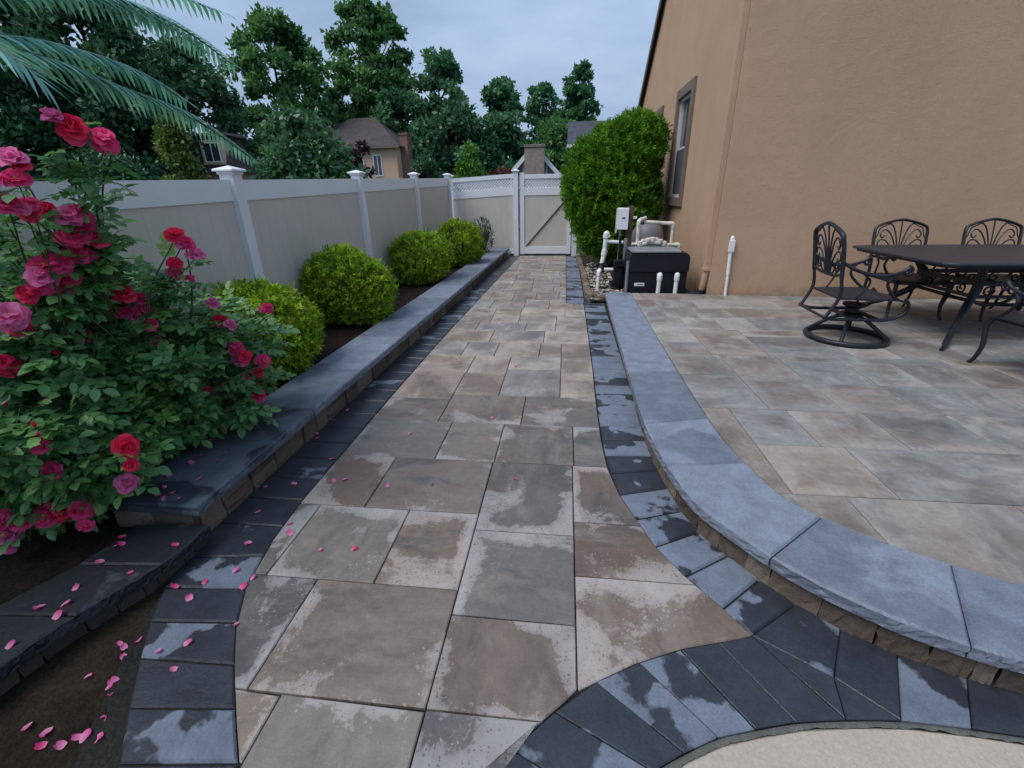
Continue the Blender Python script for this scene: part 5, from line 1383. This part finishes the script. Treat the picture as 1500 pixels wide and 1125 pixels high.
# buds
bud_me = MB().lathe([(0.002, 0), (0.007, 0.006), (0.008, 0.014), (0.003, 0.026), (0.001, 0.028)], (0, 0, 0), 8).mesh('bud', PETAL[0], True)
for i in range(16):
    t_ = targets[len(BLOOM) + rz.randrange(240)]
    link('bud', bud_me, None, rose, t_ - RB)

# ------------------------------------------------------------------ fallen petals
PET0 = [(-1.059, 2.684), (-0.51, 2.97), (-0.425, 4.076), (-0.73, 2.127), (-0.974, 2.072), (-0.243, 2.218), (-1.27, 2.12), (-1.306, 2.09), (-0.969, 1.572), (-1.124, 1.561), (-1.381, 1.723), (-1.309, 1.638), (-1.448, 2.339), (-1.526, 2.056), (-1.663, 3.005), (-1.69, 2.85), (-1.70, 2.636), (-1.333, 1.351), (-1.346, 1.301), (-1.447, 1.386), (-1.529, 1.309), (-1.622, 1.285), (-1.519, 1.224), (-1.486, 1.578), (-1.247, 1.146), (-1.387, 1.035), (-1.336, 0.946), (-1.47, 1.005), (-1.70, 2.012), (-1.604, 1.789), (-1.69, 2.585)]
PETW = [(-2.076, 2.295), (-2.075, 2.166), (-1.895, 2.033), (-1.899, 1.94), (-2.022, 2.0), (-1.999, 1.91), (-1.869, 1.761), (-2.027, 1.778), (-1.897, 1.589), (-1.838, 1.621), (-1.959, 1.637), (-1.971, 1.693), (-1.911, 1.658)]
PETS = [(-1.644, 1.026), (-1.607, 1.053), (-1.58, 0.974), (-1.661, 0.899), (-1.548, 0.869), (-1.52, 0.883), (-1.513, 0.861), (-1.695, 0.737), (-1.569, 0.691), (-1.507, 0.693), (-1.477, 0.71), (-1.434, 0.714), (-1.46, 0.761), (-1.612, 0.735), (-1.613, 1.009), (-1.48, 0.723)]
PETL = [(-1.78, 1.252), (-1.919, 1.136), (-1.897, 1.072), (-1.86, 1.008), (-1.903, 0.885), (-1.972, 1.065), (-1.953, 1.298), (-1.70, 1.418), (-2.0, 1.45), (-1.95, 1.40), (-1.99, 1.38)]
def fallen(seed):
    R_ = random.Random(seed); V, F = petal_grid(0.034, 0.030, R_.uniform(.25, .7), R_.uniform(0, .3), R_)
    T = [min(1, 0.95 - 0.8 * (i // 5) / 4 + R_.uniform(-.08, .08)) for i in range(25)]
    V = np.array(V); V[:, 2] -= V[:, 2].min() - 0.0015
    return np_mesh('petal', V, np.array(F), PETAL[R_.choice([1, 2, 2, 2])], np.clip(np.array(T), 0, 1), True)
FPM = [fallen(500 + i) for i in range(9)]
PETB = [p for p in PET0 if p[0] < xl(p[1]) - 0.01]; PETA = [p for p in PET0 if p not in PETB]
for grp, lab, lst, z in (('petals on the path slabs', 'single pink rose petal fallen on the tan path slabs', PETA, 0.001), ('petals on the dark border', 'pink rose petal fallen on the dark border pavers left of the slabs', PETB, 0.0), ('petals fallen on the wall coping', 'pink rose petal lying on the straight wall coping under the rose bush', PETW, ZW + .001),
                         ('petals fallen on the soil', 'pink rose petal lying on the bare soil, bottom left', PETS, -0.019), ('petals fallen on the low wall', 'pink rose petal lying on the shade-darkened lower wall coping', PETL, 0.109)):
    for (x, yv) in lst:
        o = link('rose_petal', FPM[rz.randrange(9)], None, None, (x, yv, z), (rz.uniform(-.12, .12), rz.uniform(-.12, .12), rz.uniform(0, 6.28)))
        sc = rz.uniform(0.65, 1.05); o.scale = (sc * rz.uniform(.75, 1.0), sc, sc)
        tag(o, lab, 'petal', grp)

# ------------------------------------------------------------------ palm
palm = empty('palm', (-2.72, 1.35, 0.1), 0, 'blue-green palm with arching feathery fronds, top left corner', 'palm')
PB = Vector((-2.72, 1.35, 0.1)); CR = Vector((-2.66, 1.38, 1.80))
m = MB(); prof = []
for i in range(15):
    z = i / 14 * 1.62; prof.append((0.10 - 0.02 * i / 14 + (0.012 if i % 2 else 0), z))
m.lathe(prof, (0, 0, 0), 14); m.build('trunk', MT['trunk'], palm)
def frond(pts, ln0, seed, droop=0.5, npair=46):
    R_ = random.Random(seed); rng_ = np.random.default_rng(seed)
    C = crv([CR] + [Vector(p) for p in pts], 10)
    # even spacing
    seg = [0]
    for a, b in zip(C, C[1:]): seg.append(seg[-1] + (b - a).length)
    Ltot = seg[-1]
    fr = MB().tube([c - PB for c in C], [0.014, 0.003], 6, False).build('frond', MT['stem_palm'], palm, True)
    V = []; F = []; T = []
    def at(s):
        for k in range(len(seg) - 1):
            if s <= seg[k + 1]: return C[k].lerp(C[k + 1], (s - seg[k]) / max(1e-6, seg[k + 1] - seg[k])), (C[k + 1] - C[k]).normalized()
        return C[-1], (C[-1] - C[-2]).normalized()
    npair = int(npair * 0.85)
    for i in range(npair):
        u = 0.16 + 0.84 * i / (npair - 1); p, td_ = at(u * Ltot)
        side = td_.cross(Vector((0, 0, 1))).normalized(); upn = side.cross(td_).normalized()
        ll = ln0 * (0.45 + 0.75 * math.sin(math.pi * min(1, u * 0.86 + 0.10))) * R_.uniform(.9, 1.1)
        for s in (-1, 1):
            fwd = 0.55 + 0.5 * u
            d = (side * s + td_ * fwd + upn * 0.18).normalized()
            b = len(V); tt = R_.random(); w_ = 0.0135
            for k in range(5):
                t = k / 4; c = p + d * ll * t - Vector((0, 0, 1)) * droop * ll * t * t * R_.uniform(.95, 1.05)
                ww = w_ * (0.6, 1.0, 0.95, 0.6, 0.06)[k]
                wvec = td_ * ww; c = c - PB
                V.append(tuple(c + wvec)); V.append(tuple(c - wvec)); T += [tt, tt]
            for k in range(4): F.append((b + 2 * k, b + 2 * k + 1, b + 2 * k + 3, b + 2 * k + 2))
    o = link('leaflets', np_mesh('leaflets', np.array(V), np.array(F), LEAF['palm'], np.array(T)), None, fr); o['kind'] = 'stuff'
MT['stem_palm'] = simple('palm_rachis', (0.10, 0.16, 0.09), 0.5, 0.2)
frond([(-2.35, 1.72, 2.08), (-2.18, 2.0, 2.10), (-2.07, 2.25, 2.03), (-2.02, 2.5, 1.98), (-1.99, 2.72, 1.89), (-1.97, 2.95, 1.78)], 0.135, 1, 0.55, 60)
frond([(-2.42, 1.70, 2.24), (-2.24, 2.0, 2.35), (-2.13, 2.25, 2.40), (-2.06, 2.5, 2.40), (-2.02, 2.75, 2.36), (-1.99, 3.0, 2.28)], 0.15, 2, 0.5, 58)
frond([(-2.35, 1.52, 2.08), (-2.12, 1.62, 2.11), (-1.98, 1.67, 2.05), (-1.90, 1.69, 1.99), (-1.875, 1.70, 1.955)], 0.25, 3, 0.35, 34)
frond([(-2.4, 1.70, 2.35), (-2.2, 2.17, 2.50), (-2.15, 2.58, 2.55), (-2.02, 3.0, 2.54)], 0.17, 4, 0.5, 56)
frond([(-2.45, 1.70, 2.10), (-2.25, 1.96, 2.16), (-2.15, 2.17, 2.16), (-2.08, 2.39, 2.12), (-2.05, 2.6, 2.04)], 0.13, 5, 0.6, 52)
frond([(-2.45, 1.70, 2.25), (-2.25, 2.06, 2.36), (-2.16, 2.38, 2.41), (-2.12, 2.69, 2.40), (-2.12, 2.95, 2.34)], 0.15, 6, 0.55, 56)
frond([(-2.75, 1.85, 2.25), (-2.80, 2.2, 2.35), (-2.80, 2.6, 2.25)], 0.17, 7, 0.5, 44)
frond([(-2.9, 1.20, 2.25), (-3.2, 1.1, 2.35), (-3.6, 1.0, 2.2)], 0.17, 8, 0.5, 40)
frond([(-2.65, 1.10, 2.25), (-2.6, 0.8, 2.35), (-2.5, 0.5, 2.2)], 0.17, 9, 0.5, 40)
frond([(-2.55, 1.75, 2.45), (-2.45, 2.2, 2.68), (-2.35, 2.6, 2.70)], 0.17, 10, 0.5, 50)

# ================================================================== BEYOND THE FENCE
def tree(name, label, x, y, h, cw, crown0, mat, seed, nclump=60, per=170, leaf=0.30, trunk_r=0.22, cat='tree', group='trees beyond the fence', shape='oval', clr=(0.10, 0.17), squash=0.72, z0=-0.15):
    rng = np.random.default_rng(seed); R_ = random.Random(seed)
    t = empty(name, (x, y, z0), 0, label, cat, group)
    cz0 = h * crown0; ch_ = h - cz0
    C = []; 
    while len(C) < nclump:
        u = R_.random(); a = R_.uniform(0, 2 * math.pi); q = R_.random() ** 0.36
        if shape == 'oval': rr_ = (math.sin(math.pi * min(1, 0.10 + 0.86 * u)) ** 0.65)
        elif shape == 'cone': rr_ = max(0.06, (1 - u) ** 0.8)
        else: rr_ = math.sqrt(max(0, 1 - (u * 0.98) ** 2.2))
        rr_ *= cw / 2 * (0.94 + 0.13 * math.sin(a * 2 + seed) * math.cos(u * 5 + seed))
        C.append((rr_ * q * math.cos(a), rr_ * q * math.sin(a), cz0 + ch_ * (0.03 + 0.94 * u)))
    C = np.array(C)
    # trunk and limbs running out to the clumps
    m = MB(); lean = R_.uniform(-.03, .03) * h
    tp = crv([(0, 0, 0), (lean * .3, 0, h * 0.3), (lean * .6, lean * .2, h * 0.6), (lean, 0, h * 0.92)], 6)
    m.tube(tp, [trunk_r, trunk_r * 0.12], 8)
    for c in C[:int(nclump * 0.6)]:
        s0 = min(0.9, max(0.12, (c[2] - 0.25 * math.hypot(c[0], c[1]) - 0.08 * h) / h / 0.92)); p0 = tp[int(s0 * (len(tp) - 1))]
        mid = p0.lerp(Vector(c), 0.5) + Vector((0, 0, -0.02 * h))
        m.tube(crv([p0, mid, c], 3), [trunk_r * 0.28, trunk_r * 0.05], 5, False)
    m.build('trunk', MT['trunk'], t, True)
    rc = rng.uniform(clr[0], clr[1], nclump) * cw * 0.95
    P = []; D = []; TI = []
    for c, r in zip(C, rc):
        n = int(per * R_.uniform(.6, 1.4)); d = unit(rng.normal(size=(n, 3))); q = rng.random(n) ** 0.6 * rng.uniform(0.8, 1.25, n)
        pp_ = d * (q * r)[:, None]; pp_[:, 2] *= squash
        P.append(c + pp_); D.append(d * 0.5 + rng.normal(size=(n, 3)) * 0.7 + np.array([0, 0, -0.15])); TI.append(np.clip(R_.random() * 0.5 + rng.random(n) * 0.5, 0, 1))
    P = np.concatenate(P); D = np.concatenate(D); TI = np.concatenate(TI)
    V, F, T = leaf_arrays(P, D, leaf * rng.uniform(.6, 1.3, len(P)), 0.62, 0.2, rng)
    o = link('crown', np_mesh('crown', V, F, mat, np.repeat(TI, 4)), None, t); o['kind'] = 'stuff'
    return t
A_ = lambda k, Y: k * Y    # bearing (X/Y) times distance
# tall deciduous trees against the sky
tree('tall_tree', 'tallest leafy tree rising above the tan house, centre left', A_(-0.385, 46), 46, 17.0, 9.8, 0.10, LEAF['tree'], 1, 150, 160, 0.42, 0.34, clr=(0.055, 0.11))
tree('tall_tree', 'broad leafy tree left of the tallest tree, above the round bush', A_(-0.575, 40), 40, 14.5, 8.6, 0.10, LEAF['tree'], 2, 125, 150, 0.40, 0.30, clr=(0.06, 0.115))
tree('tall_tree', 'dark leafy tree immediately right of the tallest tree', A_(-0.245, 46), 46, 13.4, 6.0, 0.08, LEAF['tree2'], 3, 100, 130, 0.40, 0.28, clr=(0.065, 0.125))
tree('slender_tree', 'round-topped slender tree, left of the two above the stone chimney', A_(-0.130, 50), 50, 11.8, 5.0, 0.10, LEAF['tree2'], 4, 90, 120, 0.40, 0.22, clr=(0.08, 0.14))
tree('slender_tree', 'slender open tree directly above the stone chimney', A_(-0.052, 51), 51, 11.4, 4.3, 0.10, LEAF['tree2'], 5, 70, 100, 0.40, 0.22, clr=(0.08, 0.15))
tree('slender_tree', 'narrow upright tree just left of the arborvitae top', A_(0.018, 54), 54, 13.8, 3.9, 0.10, LEAF['tree2'], 6, 75, 130, 0.42, 0.24, clr=(0.10, 0.17))
tree('slender_tree', 'sparse little treetop between arborvitae and house roof', A_(0.085, 60), 60, 9.8, 5.0, 0.2, LEAF['tree2'], 7, 30, 60, 0.34, 0.2, clr=(0.10, 0.16))
# dark wall of trees on the left
tree('dark_tree', 'very dark tall tree behind the palm at the left edge', A_(-1.22, 25), 25, 12.5, 8.5, 0.05, LEAF['dark'], 8, 110, 230, 0.36, 0.3, clr=(0.09, 0.15))
tree('dark_tree', 'dark leafy tree behind the palm fronds, second from the left edge', A_(-0.98, 27), 27, 12.2, 8.0, 0.05, LEAF['dark'], 9, 110, 230, 0.36, 0.3, clr=(0.09, 0.15))
tree('dark_tree', 'dark tree behind the small olive conifer', A_(-0.79, 33), 33, 11.0, 8.5, 0.05, LEAF['dark'], 10, 95, 220, 0.36, 0.3, clr=(0.09, 0.15))
tree('dark_tree', 'dark low tree behind the tan house roof', A_(-0.47, 47), 47, 9.6, 8.0, 0.05, LEAF['dark'], 11, 80, 190, 0.42, 0.28, clr=(0.10, 0.16))
tree('dark_tree', 'dark bushy tree right of the tan house chimney', A_(-0.33, 43), 43, 9.8, 6.5, 0.03, LEAF['tree2'], 12, 80, 200, 0.40, 0.28, clr=(0.11, 0.17))
tree('dark_tree', 'dark bushy tree behind the bright lime tree', A_(-0.22, 42), 42, 8.4, 6.0, 0.03, LEAF['dark'], 13, 80, 190, 0.40, 0.26, clr=(0.11, 0.17))
tree('dark_tree', 'dark bushy tree behind the red maple', A_(-0.125, 44), 44, 7.8, 6.0, 0.03, LEAF['tree2'], 14, 70, 180, 0.40, 0.26, clr=(0.11, 0.17))
tree('dark_tree', 'bushy tree behind the stone chimney', A_(-0.02, 46), 46, 7.4, 5.6, 0.03, LEAF['tree'], 15, 60, 160, 0.40, 0.26, clr=(0.11, 0.17))
# nearer garden trees
tree('garden_tree', 'large round broad-leaved bush tree above the fence', A_(-0.555, 15.0), 15.0, 4.0, 3.7, 0.0, LEAF['magnolia'], 16, 110, 130, 0.20, 0.12, group=None, shape='dome', clr=(0.11, 0.18))
tree('garden_tree', 'small olive-green conifer above the fence, left of the window gable', A_(-0.835, 14.0), 14.0, 3.85, 1.9, 0.0, LEAF['olive'], 17, 80, 150, 0.12, 0.08, group=None, shape='cone', clr=(0.14, 0.24))
tree('garden_tree', 'purple-leaved tree in front of the tan house', A_(-0.425, 20.0), 20.0, 3.75, 1.5, 0.10, LEAF['plum'], 18, 34, 120, 0.14, 0.08, group=None, shape='oval', clr=(0.14, 0.22))
tree('garden_tree', 'bright lime-green young tree behind the fence corner', A_(-0.197, 22.0), 22.0, 3.85, 2.3, 0.05, LEAF['lime'], 19, 36, 100, 0.17, 0.08, group=None, shape='cone', clr=(0.12, 0.2))
tree('garden_tree', 'dark rounded evergreen left of the lime-green tree', A_(-0.285, 21.0), 21.0, 3.25, 1.8, 0.0, LEAF['dark'], 20, 44, 150, 0.12, 0.08, group=None, shape='dome', clr=(0.14, 0.22))
tree('garden_tree', 'small green cone evergreen in front of the lime-green tree', A_(-0.215, 19.0), 19.0, 2.85, 0.95, 0.0, LEAF['arbor'], 21, 30, 120, 0.10, 0.06, group=None, shape='cone', clr=(0.16, 0.26))
tree('garden_tree', 'low red-leaved maple left of the stone chimney', A_(-0.128, 24.0), 24.0, 2.75, 2.6, 0.15, LEAF['maple'], 22, 34, 90, 0.14, 0.08, group=None, shape='dome', clr=(0.10, 0.16))
tree('garden_tree', 'small dark conifer at the left edge behind the fence', A_(-1.02, 15.0), 15.0, 3.2, 2.6, 0.0, LEAF['dark'], 23, 50, 160, 0.14, 0.08, group=None, shape='dome', clr=(0.13, 0.2))

def far_window(parent, x, y, z, wd, hg, shutters=False):
    """window on a wall facing -Y"""
    f = MB()
    f.box(x - wd / 2 - .07, x + wd / 2 + .07, y - 0.05, y - 0.001, z - .07, z, 0); f.box(x - wd / 2 - .07, x + wd / 2 + .07, y - 0.05, y - 0.001, z + hg, z + hg + .09, 0)
    f.box(x - wd / 2 - .07, x - wd / 2, y - 0.045, y - 0.001, z + .001, z + hg - .001, 0); f.box(x + wd / 2, x + wd / 2 + .07, y - 0.045, y - 0.001, z + .001, z + hg - .001, 0)
    f.box(x - .025, x + .025, y - 0.04, y - 0.001, z + .001, z + hg - .001, 0)
    o = f.build('window', MT['vinyl'], parent)
    for s in (-1, 1):
        a, b = (x - wd / 2, x - .026) if s < 0 else (x + .026, x + wd / 2)
        MB().box(a, b, y - 0.02, y - 0.002, z + .002, z + hg - .002).build('pane', MT['glass'], o)
    return o
# tan house with hip roof and brick chimney
hA = empty('tan_house', (0, 0, 0), 0, 'tan neighbouring house with dark hip roof and brick chimney', 'house')
Ya = 37.0
ax1 = -0.348 * Ya; ax0 = -0.56 * Ya; az = 1.55 + 0.092 * Ya
MB().box(ax0, ax1, Ya, Ya + 8, -0.15, az).build('wall', MT['far_wall'], hA)
def hip(x0, x1, y0, y1, z, hgt, over=0.35, run=2.6):
    x0 -= over; x1 += over; y0 -= over; y1 += over; ym = (y0 + y1) / 2
    v = [(x0, y0, z), (x1, y0, z), (x1, y1, z), (x0, y1, z), (x0 + run, ym, z + hgt), (x1 - run, ym, z + hgt)]
    return MB().add(v, [(0, 1, 5, 4), (1, 2, 5), (2, 3, 4, 5), (3, 0, 4), (3, 2, 1, 0)])
rA = hip(ax0, ax1, Ya, Ya + 8, az + 0.01, 2.5, 0.35, 3.2).build('roof', MT['shingle'], hA)
MB().box(ax0 - .38, ax1 + .38, Ya - .40, Ya - .355, az - 0.12, az + 0.06).build('gutter', MT['trim'], rA)
MB().box(ax1 + 0.02, ax1 + 0.62, Ya + 1.0, Ya + 2.0, -0.15, az + 0.85).build('chimney', MT['brick'], hA)
MB().box(ax1 - 0.03, ax1 + 0.67, Ya + 0.95, Ya + 2.05, az + 0.851, az + 1.0).build('chimney_cap', MT['brick'], hA)
far_window(hA, ax1 - 1.55, Ya, az - 1.95, 0.55, 1.35); far_window(hA, ax1 - 3.1, Ya, az - 1.95, 0.8, 1.35)
far_window(hA, ax1 - 5.2, Ya, az - 1.95, 0.8, 1.35); far_window(hA, ax1 - 1.8, Ya, 0.7, 0.8, 1.3)
# brown-roofed house on the left with a dormer window
hB = empty('brown_house', (0, 0, 0), 0, 'brown mansard-roofed house behind the trees with one dormer window', 'house')
Yb = 30.0
bx0, bx1 = -0.90 * Yb, -0.722 * Yb
MB().box(bx0, bx1, Yb, Yb + 2.5, -0.15, 3.1).build('wall', MT['far_pink'], hB)
v = [(bx0 - .3, Yb - .3, 3.1), (bx1 + .3, Yb - .3, 3.1), (bx1 + .3, Yb + 2.8, 3.1), (bx0 - .3, Yb + 2.8, 3.1), (bx0 + .3, Yb + .5, 5.25), (bx1 - .3, Yb + .5, 5.25), (bx1 - .3, Yb + 2.0, 5.25), (bx0 + .3, Yb + 2.0, 5.25)]
rB = MB().add(v, [(3, 2, 1, 0), (4, 5, 6, 7), (0, 1, 5, 4), (1, 2, 6, 5), (2, 3, 7, 6), (3, 0, 4, 7)]).build('roof', MT['shingle'], hB)
MB().box(bx0 - .1, bx1 + .1, Yb + .2, Yb + 2.3, 5.251, 5.40).build('cornice', MT['trim'], rB)
dxb = -0.748 * Yb
MB().box(dxb - 0.72, dxb + 0.72, Yb - 0.22, Yb + 0.6, 3.55, 4.95).build('dormer', MT['far_wall'], hB)
far_window(hB, dxb, Yb - 0.22, 3.75, 1.0, 1.0)
# gabled wing with fieldstone chimney behind the gate
hC = empty('gabled_house', (0, 0, 0), 0, 'grey gabled house with white rake boards and fieldstone chimney behind the gate', 'house')
Yc = 26.0; cxm = -0.066 * Yc
gw = 1.75
gz0, gz1_ = 1.95, 3.75
MB().add([(cxm - gw, Yc, -0.15), (cxm + gw, Yc, -0.15), (cxm + gw, Yc, gz0), (cxm, Yc, gz1_), (cxm - gw, Yc, gz0), (cxm - gw, Yc + 6, -0.15), (cxm + gw, Yc + 6, -0.15), (cxm + gw, Yc + 6, gz0), (cxm, Yc + 6, gz1_), (cxm - gw, Yc + 6, gz0)],
         [(0, 1, 2, 3, 4), (9, 8, 7, 6, 5), (1, 6, 7, 2), (5, 0, 4, 9)]).build('wall', MT['far_grey'], hC)
rC = MB()
for s in (-1, 1):
    sl = (gz1_ - gz0) / gw; e_ = gw + 0.28
    v = [(cxm, Yc - .25, gz1_ + .02), (cxm + s * e_, Yc - .25, gz1_ - sl * e_ + .02), (cxm + s * e_, Yc + 6.2, gz1_ - sl * e_ + .02), (cxm, Yc + 6.2, gz1_ + .02)]
    v += [(a, b, c + .09) for a, b, c in v]
    rC.add(v, [(0, 1, 2, 3), (7, 6, 5, 4), (0, 4, 5, 1), (1, 5, 6, 2), (2, 6, 7, 3), (3, 7, 4, 0)])
rC = rC.build('roof', MT['slate'], hC)
for s in (-1, 1): MB().bar((cxm, Yc - .262, gz1_ - 0.0), (cxm + s * e_, Yc - .262, gz1_ - sl * e_ - 0.0), 0.022, 0.20, (0, 0, 1)).build('rake_board', MT['vinyl'], rC)
cxx = cxm + 0.05
MB().box(cxx - 0.50, cxx + 0.50, Yc - 0.62, Yc - 0.265, -0.15, 3.68, 0.03).build('chimney', MT['chim'], hC)
MB().box(cxx - 0.54, cxx + 0.54, Yc - 0.66, Yc - 0.25, 3.681, 3.80, 0.01).build('chimney_cap', MT['chim'], hC)
for s in (-1, 1): MB().box(cxx + s * 0.60 - .05, cxx + s * 0.60 + .05, Yc - 0.03, Yc - 0.002, -0.1, 3.05).build('trim_board', MT['vinyl'], hC)
tx0, tx1 = 0.006 * 28, 0.10 * 28
MB().box(tx0, tx1, 28.0, 33.5, -0.15, 3.9).build('wing_wall', MT['far_grey'], hC)
MB().add([(tx0 - .2, 27.7, 3.9), (tx1 + .2, 27.7, 3.9), (tx1 + .2, 33.7, 3.9), (tx0 - .2, 33.7, 3.9), (tx0 - .2, 30.7, 5.4), (tx1 + .2, 30.7, 5.4)], [(0, 1, 5, 4), (2, 3, 4, 5), (0, 4, 3), (1, 2, 5), (3, 2, 1, 0)]).build('wing_roof', MT['slate'], hC)
MB().box(tx0 - .22, tx1 + .2, 27.62, 27.69, 3.78, 3.95).build('gutter', MT['vinyl'], hC)
